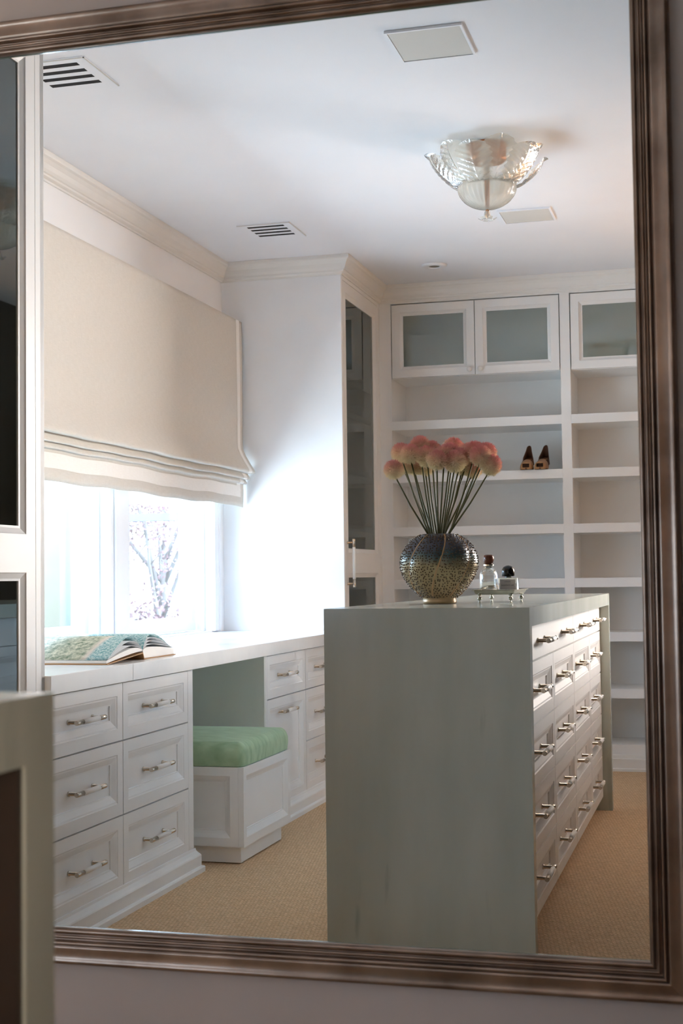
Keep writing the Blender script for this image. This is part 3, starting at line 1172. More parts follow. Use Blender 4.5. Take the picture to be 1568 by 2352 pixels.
for (za, zb) in ROWS:
    for i in range(4):
        drawer(isl, XI, COLS[i], COLS[i + 1], za, zb)
# the window side carries plain drawer fronts of the same rows
for (za, zb) in [(0.760, 0.867)] + ROWS:
    for i in range(4):
        mb = MB().front((0, 0, 0), COLS[i + 1] - COLS[i] - .003, zb - za - .003, FLAT if zb > .8 else DR, 0.02, 'X')
        mb.v = [(-x, y, z) for x, y, z in mb.v]
        mb.f = [tuple(reversed(q)) for q in mb.f]
        obj("drawer", MB() if False else mb, 'cab', isl, (0, 0, 0)).location = Vector((XIL, COLS[i] + .0015, za + .0015)) - WL[isl]
box_obj("filler_stile", XIL, XIL + .021, IY0 + .044, 3.788, 0.056, 0.868, 'cab', isl)

# the same island on this side of the mirror wall, its corner close to the camera
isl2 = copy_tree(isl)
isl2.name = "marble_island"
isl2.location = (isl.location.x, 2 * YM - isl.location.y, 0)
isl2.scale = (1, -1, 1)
tag(isl2, "blurred marble island corner standing in front of the mirror frame, close up", "island")

# ------------------------------------------------------------------ roman shade
shade = thing("roman_shade", "beige linen roman shade with white ribbon border, half raised", "window shade", (-2.27, 5.2, 1.35))
# profile (x offset from wall plane outwards, z), top to bottom
BX = -2.272
SP = [(0, 2.262), (0.001, 2.1), (0.002, 1.9), (0.003, 1.75), (0.004, 1.66), (0.007, 1.63), (0.020, 1.60), (0.042, 1.562), (0.060, 1.534),
      (0.066, 1.523), (0.065, 1.514), (0.056, 1.511), (0.040, 1.513), (0.026, 1.514), (0.030, 1.506), (0.038, 1.494), (0.040, 1.486), (0.034, 1.482), (0.022, 1.484),
      (0.012, 1.485), (0.016, 1.478), (0.021, 1.470), (0.020, 1.464), (0.012, 1.462), (0.002, 1.464), (0.001, 1.455), (0.002, 1.43), (0.001, 1.39), (0.0, 1.350)]
SL = [0]
for i in range(1, len(SP)):
    SL.append(SL[-1] + math.dist(SP[i], SP[i - 1]))


def sp_at(s):
    s = max(0, min(SL[-1], s))
    for i in range(1, len(SL)):
        if s <= SL[i]:
            t = (s - SL[i - 1]) / (SL[i] - SL[i - 1])
            a, b_ = SP[i - 1], SP[i]
            d = Vector((b_[0] - a[0], b_[1] - a[1])).normalized()
            return (a[0] + (b_[0] - a[0]) * t, a[1] + (b_[1] - a[1]) * t, d)
    return (SP[-1][0], SP[-1][1], Vector((0, -1)))


def wob(y, s):
    f_ = min(1, s / 0.5)
    return f_ * (0.0022 * math.sin(y * 5.1 + s * 3) + 0.0016 * math.sin(y * 13.7 + 1.3 + s * 5) + 0.001 * math.sin(y * 29 + s * 9))


def sag(y, s):
    # slight droop between the cords
    f_ = max(0, (s - 0.55)) / 0.6
    return f_ * (0.004 * math.sin(y * 6.3 + 0.5) + 0.0025 * math.sin(y * 17))


SY0, SY1 = 3.52, 6.494


def shade_strip(name, y0, y1, ss, lift, mat, ny):
    mb = MB()
    ys = [y0 + (y1 - y0) * i / ny for i in range(ny + 1)]
    for y in ys:
        for s in ss:
            px_, pz_, d = sp_at(s)
            nx_, nz_ = -d.y, d.x
            mb.v.append((BX + px_ + nx_ * lift + wob(y, s), y, pz_ + nz_ * lift + sag(y, s)))
    k = len(ss)
    for i in range(ny):
        for j in range(k - 1):
            a = i * k + j
            mb.f.append((a, a + 1, a + k + 1, a + k))
            mb.m.append(0)
    o = obj(name, mb, mat, shade, (BX, (y0 + y1) / 2, 1.35), smooth=True)
    return o


ss_all = []
for i in range(len(SL) - 1):
    n = max(1, int((SL[i + 1] - SL[i]) / 0.02))
    ss_all += [SL[i] + (SL[i + 1] - SL[i]) * k / n for k in range(n)]
ss_all.append(SL[-1])
fab = shade_strip("fabric", SY0, SY1, ss_all, 0.0, 'linen', 140)
so = fab.modifiers.new("thick", 'SOLIDIFY')
so.thickness = 0.003
so.offset = -1
sE = SL[-1]
s_flap_top, s_flap_bot = sE - 0.100, sE - 0.046
rb = shade_strip("ribbon", SY1 - 0.088, SY1 - 0.042, [s for s in ss_all if s < s_flap_bot] + [s_flap_bot], 0.0012, 'ribbon', 4)
rb['label'] = "white vertical ribbon border"
hb_ss = [s_flap_top] + [s for s in ss_all if s_flap_top < s < s_flap_bot] + [s_flap_bot]
rb = shade_strip("ribbon", SY0 + 0.02, SY1 - 0.042, hb_ss, 0.0014, 'ribbon', 120)
rb['label'] = "white horizontal ribbon near the hem"
# side return of the shade and the white lining edge behind it
mb = MB()
for i, s in enumerate([s for s in ss_all if s < SL[6]]):
    px_, pz_, d = sp_at(s)
    mb.v.append((BX + px_ + wob(SY1, s), SY1, pz_ + sag(SY1, s)))
    mb.v.append((BX - 0.045, SY1 + .003, pz_))
for i in range(len(mb.v) // 2 - 1):
    mb.f.append((2 * i, 2 * i + 1, 2 * i + 3, 2 * i + 2))
    mb.m.append(0)
obj("side_return", mb, 'linen', shade, (BX, SY1, 1.6))
box_obj("lining_edge", BX - .050, BX - .046, SY1 + .004, SY1 + .020, 1.60, 2.10, 'ribbon', shade)
box_obj("headrail", XW + .001, BX - .004, SY0 + .01, SY1 - .005, 2.20, 2.26, 'linen', shade)

# ------------------------------------------------------------------ ottoman
ott = thing("ottoman_stool", "white panelled storage ottoman with green velvet cushion at the desk", "ottoman", (-1.9, 4.93, 0))
OX1, OX0, OY0, OY1, OZ0, OZ1 = -1.64, -2.16, 4.664, 5.206, 0.064, 0.340
OR = [(0, 0), (0.030, 0), (0.034, -0.002), (0.044, -0.008), (0.053, -0.012), (0.056, -0.012), (0.0565, -0.015)]
box_obj("base", OX0 + .03, OX1 - 0.022, OY0 + .03, OY1 - .05, 0.004, OZ0, 'cab', ott, 0.001)
mb = MB().box(OX0, OX1 - .02, OY0 + .02, OY1, OZ0, OZ1)
obj("body", mb, 'cab', ott, (-1.9, 4.93, OZ0))
obj("front_panel", MB().front((OX1, OY0, OZ0), OY1 - OY0, OZ1 - OZ0, OR, 0.02, 'X'), 'cab', ott, (OX1, OY0, OZ0))
obj("side_panel", MB().front((OX0, OY0, OZ0), OX1 - OX0 - .0205, OZ1 - OZ0, OR, 0.02, 'Y'), 'cab', ott, (OX0, OY0, OZ0))
# velvet cushion: rounded, slightly crowned
def cushion_mesh(hx, hy, h, rad):
    """upholstered box: straight sides, rounded top edge, gently crowned top"""
    mb = MB()

    def outline(ins, z):
        pts = []
        r = max(0.004, rad - ins)
        ax, ay = hx - ins - r, hy - ins - r
        for q, (sx_, sy_) in enumerate(((1, 1), (-1, 1), (-1, -1), (1, -1))):
            for k in range(7):
                t = PI / 2 * q + PI / 2 * k / 6
                pts.append((sx_ * ax + r * math.cos(t), sy_ * ay + r * math.sin(t), z))
        return pts
    rings = [outline(0.006, 0.0), outline(0.001, 0.002), outline(0.0, 0.006), outline(-0.003, h * .35), outline(-0.002, h - .034)]
    for k in range(1, 7):
        t = PI / 2 * k / 6
        rings.append(outline(0.034 * (1 - math.cos(t)), h - .034 + .034 * math.sin(t)))
    for k in range(1, 8):
        ins = 0.034 + (min(hx, hy) - 0.06) * k / 7
        rings.append(outline(ins, h + 0.012 * math.sin(PI / 2 * k / 7)))
    n = len(rings[0])
    for rg_ in rings:
        mb.v += rg_
    for i in range(len(rings) - 1):
        for k in range(n):
            a_, c_ = i * n + k, i * n + (k + 1) % n
            mb.f.append((a_, c_, c_ + n, a_ + n))
    mb.f.append(tuple(range((len(rings) - 1) * n, len(rings) * n)))
    mb.f.append(tuple(reversed(range(n))))
    mb.m = [0] * len(mb.f)
    return mb.mesh("cushion", ['velvet'], smooth=True)


me = cushion_mesh((OX1 - OX0) / 2 - .002, (OY1 - OY0) / 2 - .002, 0.086, 0.028)
cu = link("cushion", me, ott, ((OX0 + OX1) / 2, (OY0 + OY1) / 2, OZ1 + 0.0005))
cu['label'] = "pale green velvet cushion"

# ------------------------------------------------------------------ open book on the desk
book = thing("open_book", "large open picture book with garden and sea photographs on the desk", "book", (-1.985, 4.18, ZD))
BXa, BXb = -2.29, -1.805      # head .. tail (tail towards the room)
YSP = 4.172


def page_sheet(pts, x0, x1, mi_top, name, mats, thick=0.0):
    mb = MB()
    n = len(pts)
    for x in (x0, x1):
        for (y, z) in pts:
            mb.v.append((x, y, z))
    for i in range(n - 1):
        mb.f.append((i, n + i, n + i + 1, i + 1))
        mb.m.append(0)
    return mb


def bez(p0, p1, p2, p3, n=18):
    out = []
    for i in range(n + 1):
        t = i / n
        a = [(1 - t) ** 3 * p0[k] + 3 * (1 - t) ** 2 * t * p1[k] + 3 * (1 - t) * t * t * p2[k] + t ** 3 * p3[k] for k in range(2)]
        out.append(tuple(a))
    return out


# boards: left board lies from the fore edge and lifts towards the spine, right board flat
pts = [(3.900, ZD + .0005), (3.905, ZD + .0005), (4.166, ZD + .020), (4.166, ZD + .023), (3.905, ZD + .0035), (3.900, ZD + .0035)]


def prism(pts, x0, x1):
    mb = MB()
    n = len(pts)
    for x in (x0, x1):
        for (y, z) in pts:
            mb.v.append((x, y, z))
    for i in range(n):
        j = (i + 1) % n
        mb.f.append((i, j, n + j, n + i))
    mb.f.append(tuple(reversed(range(n))))
    mb.f.append(tuple(range(n, 2 * n)))
    mb.m = [0] * len(mb.f)
    return mb


obj("cover_board", prism(pts, BXa - .004, BXb + .004), 'board', book, (-1.985, 4.03, ZD))
pts = [(4.178, ZD + .0005), (4.445, ZD + .0005), (4.445, ZD + .0035), (4.178, ZD + .0035)]
obj("cover_board", prism(pts, BXa - .004, BXb + .004), 'board', book, (-1.985, 4.3, ZD))
pts = [(4.166, ZD + .0215), (4.178, ZD + .0005), (4.181, ZD + .002), (4.169, ZD + .0235)]
obj("spine", prism(pts, BXa - .004, BXb + .004), 'board', book, (-1.985, 4.17, ZD))
# left page block (flat stack near the fore edge under the lifted leaves)
low = bez((3.903, ZD + .004), (4.00, ZD + .016), (4.10, ZD + .026), (4.169, ZD + .028))
up1 = bez((3.903, ZD + .012), (4.00, ZD + .030), (4.12, ZD + .055), (4.172, ZD + .030))
obj("page_block", prism(low + list(reversed(up1)), BXa, BXb), 'paper', book, (-1.985, 4.05, ZD))
crest = [bez((3.905, ZD + .014), (3.99, ZD + .035 + .012 * k), (4.10, ZD + .070 + .028 * k), (4.173, ZD + .031)) for k in range(3)]
for k in range(3):
    top = k == 2
    mb = page_sheet(crest[k], BXa, BXb, 0, "leaf", None)
    o = obj("page", mb, 'print' if top else 'page_grey', book, (-1.985 if not top else BXb, 4.172, ZD), smooth=True)
    s_ = o.modifiers.new("t", 'SOLIDIFY')
    s_.thickness = 0.0008
# right half: thick page block with fanned leaves arching from the gutter
low = [(4.180, ZD + .004), (4.438, ZD + .004)]
upr = bez((4.176, ZD + .030), (4.20, ZD + .045), (4.30, ZD + .036), (4.436, ZD + .024))
obj("page_block", prism(low + list(reversed(upr)), BXa, BXb), 'paper', book, (-1.985, 4.3, ZD))
for k in range(4):
    pts = bez((4.175, ZD + .032), (4.205, ZD + .055 + .016 * k), (4.29, ZD + .050 + .012 * k), (4.434 - .012 * k, ZD + .026 + .002 * k))
    mb = page_sheet(pts, BXa, BXb, 0, "leaf", None)
    o = obj("page", mb, 'print' if k == 3 else 'page_grey', book, (-1.985, 4.172, ZD), smooth=True)
    s_ = o.modifiers.new("t", 'SOLIDIFY')
    s_.thickness = 0.0008

# ------------------------------------------------------------------ vase
VX, VY = -0.826, 4.125
vase = thing("vase", "round studded ceramic vase with lobed sides on the island", "vase", (VX, VY, IZ))
VP = [(0.0, 0.001), (0.046, 0.001), (0.0505, 0.004), (0.0500, 0.010), (0.0485, 0.017), (0.053, 0.021), (0.066, 0.031), (0.082, 0.046), (0.098, 0.066),
      (0.110, 0.088), (0.1165, 0.110), (0.1175, 0.130), (0.112, 0.152), (0.101, 0.172), (0.086, 0.188), (0.068, 0.200), (0.052, 0.2075), (0.045, 0.209)]
NL = 7


def lobe(a, h):
    t = min(1, max(0, (h - 0.022) / 0.05)) * min(1, max(0, (0.212 - h) / 0.03))
    ph = (a - 0.35 - 0.35 * (h - 0.1) / 0.1) * NL / (2 * PI)
    ph = ph - math.floor(ph)
    return 1 - 0.075 * t * (1 - abs(math.sin(PI * ph)) ** 0.55)


mb = MB()
mb.lathe(VP, 140, (0, 0, 0), 'Z', 0, lobe, cap=False)
mb.lathe([(0.045, 0.209), (0.043, 0.206), (0.060, 0.190), (0.070, 0.17), (0.0, 0.15)], 48, (0, 0, 0), 'Z', 0, None, cap=False)
me = mb.mesh("body", ['vase'], smooth=True)
body = link("body", me, vase, (VX, VY, IZ))


def vp_r(h):
    for i in range(1, len(VP)):
        if h <= VP[i][1] and VP[i][1] > VP[i - 1][1]:
            t = (h - VP[i - 1][1]) / (VP[i][1] - VP[i - 1][1])
            return VP[i - 1][0] + t * (VP[i][0] - VP[i - 1][0]), VP[i][0] - VP[i - 1][0], VP[i][1] - VP[i - 1][1]
    return VP[-1][0], 0, 1


mb = MB()
rng = random.Random(3)
s_tot, h = 0, 0.022
rows = []
while h < 0.206:
    r_, dr_, dh_ = vp_r(h)
    rows.append(h)
    ln = math.hypot(dr_, dh_) or 1
    h += 0.0080 * max(0.25, dh_ / ln)
for ri, h in enumerate(rows):
    r_, dr_, dh_ = vp_r(h)
    n = max(8, int(2 * PI * r_ / 0.0088))
    for k in range(n):
        a = 2 * PI * (k + 0.5 * (ri % 2)) / n + rng.uniform(-.028, .028)
        hh = h + rng.uniform(-.0024, .0024)
        ph = (a - 0.35 - 0.35 * (hh - 0.1) / 0.1) * NL / (2 * PI)
        ph -= math.floor(ph)
        if min(ph, 1 - ph) < 0.045:
            continue
        rr, dr2, dh2 = vp_r(hh)
        rr *= lobe(a, hh)
        l2 = math.hypot(dr2, dh2) or 1
        nr_, nz_ = dh2 / l2, -dr2 / l2
        N = Vector((nr_ * math.cos(a), nr_ * math.sin(a), nz_))
        P = Vector((rr * math.cos(a), rr * math.sin(a), hh))
        T = Vector((-math.sin(a), math.cos(a), 0))
        B = N.cross(T)
        R_ = rng.uniform(0.0021, 0.0028)
        H_ = rng.uniform(0.0030, 0.0042)
        vs_ = []
        for q in range(6):
            t = q * PI / 3
            vs_.append(P - N * 0.0008 + T * (R_ * math.cos(t)) + B * (R_ * math.sin(t)))
        for q in range(6):
            t = q * PI / 3
            vs_.append(P + N * H_ * 0.55 + T * (R_ * .62 * math.cos(t)) + B * (R_ * .62 * math.sin(t)))
        vs_.append(P + N * H_)
        mb.add(vs_, [(q, (q + 1) % 6, 6 + (q + 1) % 6, 6 + q) for q in range(6)] + [(6 + q, 6 + (q + 1) % 6, 12) for q in range(6)])
me = mb.mesh("studs", ['stud'], smooth=True)
st_ = link("studs", me, vase, (VX, VY, IZ))
st_['kind'] = "stuff"
st_['label'] = "tiny dark glazed studs over the surface"
# ridges between the lobes
for q in range(NL):
    pts = []
    for i in range(30):
        h = 0.024 + (0.205 - 0.024) * i / 29
        r_, _, _ = vp_r(h)
        a = 2 * PI * q / NL + 0.35 + 0.35 * (h - 0.1) / 0.1
        rr = r_ * lobe(a, h) + 0.0006
        pts.append((rr * math.cos(a), rr * math.sin(a), h))
    me = MB().tube(pts, 0.0026, 6).mesh("ridge", ['vase_ridge'], smooth=True)
    link("ridge", me, vase, (VX, VY, IZ))

# ------------------------------------------------------------------ pompom flowers
HEADS = [(-0.946, 4.06, 1.318), (-0.936, 4.12, 1.372), (-0.94, 4.17, 1.34), (-0.897, 4.07, 1.364), (-0.884, 4.15, 1.395), (-0.917, 4.21, 1.34),
         (-0.857, 4.12, 1.359), (-0.853, 4.17, 1.381), (-0.813, 4.05, 1.341), (-0.801, 4.1, 1.358), (-0.794, 4.16, 1.37), (-0.767, 4.09, 1.338),
         (-0.76, 4.14, 1.354), (-0.743, 4.18, 1.37), (-0.718, 4.15, 1.372), (-0.686, 4.07, 1.351), (-0.687, 4.17, 1.367), (-0.658, 4.08, 1.324),
         (-0.732, 4.2, 1.325), (-0.884, 4.22, 1.339), (-0.796, 4.22, 1.391), (-0.762, 4.19, 1.338)]
POM = []
for k in range(3):
    rg = random.Random(20 + k)
    mb = MB()
    # core
    mb.lathe([(0.001, -0.020), (0.012, -0.0165), (0.0185, -0.008), (0.0205, 0), (0.0185, 0.008), (0.012, 0.0165), (0.001, 0.020)], 12)
    n = 1500
    for i in range(n):
        z = 1 - 2 * (i + 0.5) / n
        a = i * 2.399963 + rg.uniform(-.1, .1)
        s = math.sqrt(1 - z * z)
        d = Vector((s * math.cos(a), s * math.sin(a), z))
        d = (d + Vector((rg.uniform(-.22, .22), rg.uniform(-.22, .22), rg.uniform(-.22, .22)))).normalized()
        L = 0.034 * rg.uniform(0.86, 1.06)
        t = d.cross(Vector((rg.uniform(-1, 1), rg.uniform(-1, 1), rg.uniform(-1, 1)))).normalized()
        b_ = d.cross(t)
        w = 0.00075
        p0 = d * 0.017
        p1 = d * (L * 0.86)
        tip = d * L + t * rg.uniform(-.002, .002)
        mb.add([p0, p1 + t * w, p1 - t * w, tip], [(0, 1, 3, 2)])
        mb.add([p0, p1 + b_ * w, p1 - b_ * w, tip], [(0, 1, 3, 2)])
    POM.append(mb.mesh("flower_head", ['pompom']))
fl_lab = {
    1: "pink pompom flower right above the lowest cream one at the window side",
    2: "pompom flower tucked behind the two at the window side of the bouquet",
    5: "pale pompom flower hidden low behind the window-side cluster",
    6: "pompom flower between the tallest one and the front middle of the bouquet",
    7: "dark pink pompom flower behind, just past the tallest one",
    9: "pompom flower overlapping the front middle peach one from behind",
    10: "upper pompom flower at the very centre of the bouquet",
    11: "low pompom flower in front, just past the centre towards the perfume bottles",
    12: "pompom flower at the centre behind the low front one",
    13: "upper back pompom flower two thirds of the way towards the shoes",
    14: "upper pompom flower next before the pair at the mirror-frame side",
    15: "broad pink pompom flower in front, directly above the large dark pink end one",
    16: "pompom flower behind the broad pink one at the mirror-frame side",
    18: "low pompom flower half hidden behind the mirror-frame side cluster",
    19: "pale low pompom flower half hidden below the tallest one",
    20: "pink pompom flower peeping over the top at the back centre",
    21: "pompom flower hidden low at the back, right of the centre stems",
    0: "lowest pompom flower at the window side of the bouquet, mostly cream", 4: "tallest pink pompom flower in the bouquet",
          17: "large dark pink pompom flower at the mirror-frame side of the bouquet",
          3: "cream and pink pompom flower just below the tallest one", 8: "peach pompom flower at the front middle of the bouquet"}
for i, (hx, hy, hz) in enumerate(HEADS):
    f_ = thing("pompom_flower", fl_lab.get(i, "pink and cream pompom flower packed among the others in the vase"), "flower", (VX, VY, IZ + .16),
               "pompom flowers in the studded vase")
    a = random.uniform(0, 6.28)
    rr = random.uniform(0.0, 0.018)
    dx, dy = hx - VX, hy - VY
    bx_, by_ = VX + dx * 0.20 + rr * math.cos(a) * .6, VY + dy * 0.20 + rr * math.sin(a) * .6
    base = Vector((bx_, by_, IZ + 0.20))
    low = Vector((VX - dx * 0.12, VY - dy * 0.12, IZ + 0.155))
    tip = Vector((hx, hy, hz - 0.012))
    mid = base.lerp(tip, 0.5) + Vector((dx * 0.03, dy * 0.03, 0.0))
    me = MB().tube([low, base, mid, tip], [0.0029, 0.0029, 0.0026, 0.0022], 8).mesh("stem", ['stem'], (VX, VY, IZ + .16), smooth=True)
    link("stem", me, f_, (VX, VY, IZ + .16))
    h_ = link("flower_head", POM[i % 3], f_, (hx, hy, hz))
    h_.rotation_euler = (-dy * 1.5, dx * 1.5 + 0.25, random.uniform(0, 6))
    s_ = random.uniform(0.93, 1.08)
    h_.scale = (s_, s_, s_)

# ------------------------------------------------------------------ tray and perfume bottles
TX0, TX1, TY0, TY1, TZ = -0.748, -0.622, 4.27, 4.53, 0.941
tray = thing("footed_tray", "small pewter tray on turned feet beside the vase", "tray", (-.685, 4.4, IZ))
mb = MB()
rings = [(0.010, 0.0), (0.003, 0.004), (0.001, 0.012), (-0.006, 0.014), (-0.006, 0.0155), (0.004, 0.0150), (0.007, 0.006), (0.014, 0.005)]
for ins, dz in rings:
    for (x, y) in ((TX0 + ins, TY0 + ins), (TX1 - ins, TY0 + ins), (TX1 - ins, TY1 - ins), (TX0 + ins, TY1 - ins)):
        mb.v.append((x, y, TZ + dz))
for i in range(len(rings) - 1):
    for k in range(4):
        a, c = 4 * i + k, 4 * i + (k + 1) % 4
        mb.f.append((a, c, c + 4, a + 4))
q = 4 * (len(rings) - 1)
mb.f.append((q, q + 1, q + 2, q + 3))
mb.f.append((3, 2, 1, 0))
mb.m = [0] * len(mb.f)
obj("tray_plate", mb, 'silver', tray, (-.685, 4.4, TZ))
for (x, y) in ((-.733, 4.285), (-.637, 4.285), (-.733, 4.515), (-.637, 4.515)):
    me = MB().lathe([(0.0045, 0), (0.0040, .0015), (0.0018, .004), (0.0030, .007), (0.0068, .0105), (0.0072, .0125), (0.0050, .016), (0.0026, .018), (0.0036, .0205), (0.0066, .022), (0.0066, .0245)], 16).mesh("foot", ['silver'], smooth=True)
    link("foot", me, tray, (x, y, IZ))

TB = TZ + 0.0052
b1 = thing("perfume_bottle", "fluted clear glass perfume bottle with brown stopper on the tray", "perfume bottle", (-.722, 4.40, TB))


def flute(a, h):
    return 1 - 0.06 * (1 - abs(math.sin(a * 4))) * (1 if 0.006 < h < 0.062 else max(0, 1 - abs(h - .062) / .012) if h > .062 else 0)


mb = MB().lathe([(0.001, 0.0), (0.026, 0.0), (0.0285, 0.002), (0.0285, 0.056), (0.0265, 0.064), (0.021, 0.072), (0.013, 0.077), (0.0095, 0.079), (0.0095, 0.083), (0.0001, 0.083)], 64, (0, 0, 0), 'Z', 0, flute, cap=False)
mb.lathe([(0.0001, 0.012), (0.022, 0.012), (0.0245, 0.014), (0.0245, 0.055), (0.022, 0.062), (0.017, 0.069), (0.008, 0.074), (0.0001, 0.0745)], 64, (0, 0, 0), 'Z', 0, None, cap=False)
# inner wall faces inwards
nf = 64 * 7
mb.f[-nf:] = [tuple(reversed(q)) for q in mb.f[-nf:]]
link("bottle", mb.mesh("bottle", ['bottle_glass'], smooth=True), b1, (-.722, 4.40, TB))
link("collar", MB().lathe([(0.011, 0.0832), (0.0165, 0.0842), (0.0165, 0.0885), (0.011, 0.0895)], 24).mesh("collar", ['nickel'], smooth=False), b1, (-.722, 4.40, TB))
link("stopper", MB().lathe([(0.010, 0.0897), (0.0135, 0.091), (0.0165, 0.102), (0.0170, 0.110), (0.0150, 0.117), (0.010, 0.1195), (0.0, 0.120)], 24, (0, 0, 0), 'Z', 0, lambda a, h: 1 - 0.05 * abs(math.sin(3 * a)), cap=False).mesh("stopper", ['cap_wood'], smooth=True), b1, (-.722, 4.40, TB))

b2 = thing("perfume_bottle", "square perfume bottle with white label and black domed cap on the tray", "perfume bottle", (-.670, 4.462, TB))
PX, PY = -.670, 4.462


def rbox(name, hx, hy, z0, z1, mat, parent, seg=3, off=.004):
    bm = bmesh.new()
    bmesh.ops.create_cube(bm, size=1.0)
    bmesh.ops.scale(bm, vec=(2 * hx, 2 * hy, z1 - z0), verts=bm.verts)
    bmesh.ops.bevel(bm, geom=bm.edges[:], offset=off, segments=seg, affect='EDGES', profile=0.5)
    bmesh.ops.translate(bm, vec=(0, 0, (z0 + z1) / 2), verts=bm.verts)
    me = bpy.data.meshes.new(name)
    bm.to_mesh(me)
    bm.free()
    me.materials.append(M[mat])
    me.polygons.foreach_set("use_smooth", [True] * len(me.polygons))
    return link(name, me, parent, (PX, PY, TB))


bm_b = MB()
rbox("bottle", 0.0315, 0.016, 0.0, 0.046, 'bottle_glass', b2)
link("collar", MB().lathe([(0.010, 0.0462), (0.010, 0.050)], 24).mesh("collar", ['cap_black']), b2, (PX, PY, TB))
link("cap", MB().lathe([(0.0195, 0.0502), (0.0205, 0.0512), (0.0205, 0.066)] + [(0.0205 * math.cos(t * PI / 16), 0.066 + 0.0195 * math.sin(t * PI / 16)) for t in range(1, 8)] + [(0.0001, 0.0855)], 32, cap=False).mesh("cap", ['cap_black'], smooth=True), b2, (PX, PY, TB))
lab = obj("label", MB().box(PX - .0245, PX + .0245, PY - .0168, PY - .0163, TB + .003, TB + .041), 'label', b2, (PX, PY, TB))


def text_part(txt, size, z, parent, track=1.0):
    cu_ = bpy.data.curves.new("lettering", 'FONT')
    cu_.body = txt
    cu_.size = size
    cu_.align_x = 'CENTER'
    cu_.space_character = track
    tmp = bpy.data.objects.new("lettering_tmp", cu_)
    COL.objects.link(tmp)
    bpy.context.view_layer.update()
    me = bpy.data.meshes.new_from_object(tmp.evaluated_get(bpy.context.evaluated_depsgraph_get()))
    bpy.data.objects.remove(tmp, do_unlink=True)
    # lettering stands on the label facing -Y and reads mirror-reversed, as seen in the mirror
    for v in me.vertices:
        x, y = v.co.x, v.co.y
        v.co = (-x, 0, y)
    me.materials.clear()
    me.materials.append(M['ink'])
    me.name = "lettering"
    return link("lettering", me, parent, (PX, PY - .01695, z))


text_part("BYREDO", 0.0040, TB + .0325, b2, 1.25)
text_part("BAL D'AFRIQUE", 0.0054, TB + .0205, b2, 1.08)
obj("lettering", MB().box(PX - .007, PX + .007, PY - .0171, PY - .0169, TB + .0085, TB + .0092), 'ink', b2, (PX, PY, TB))

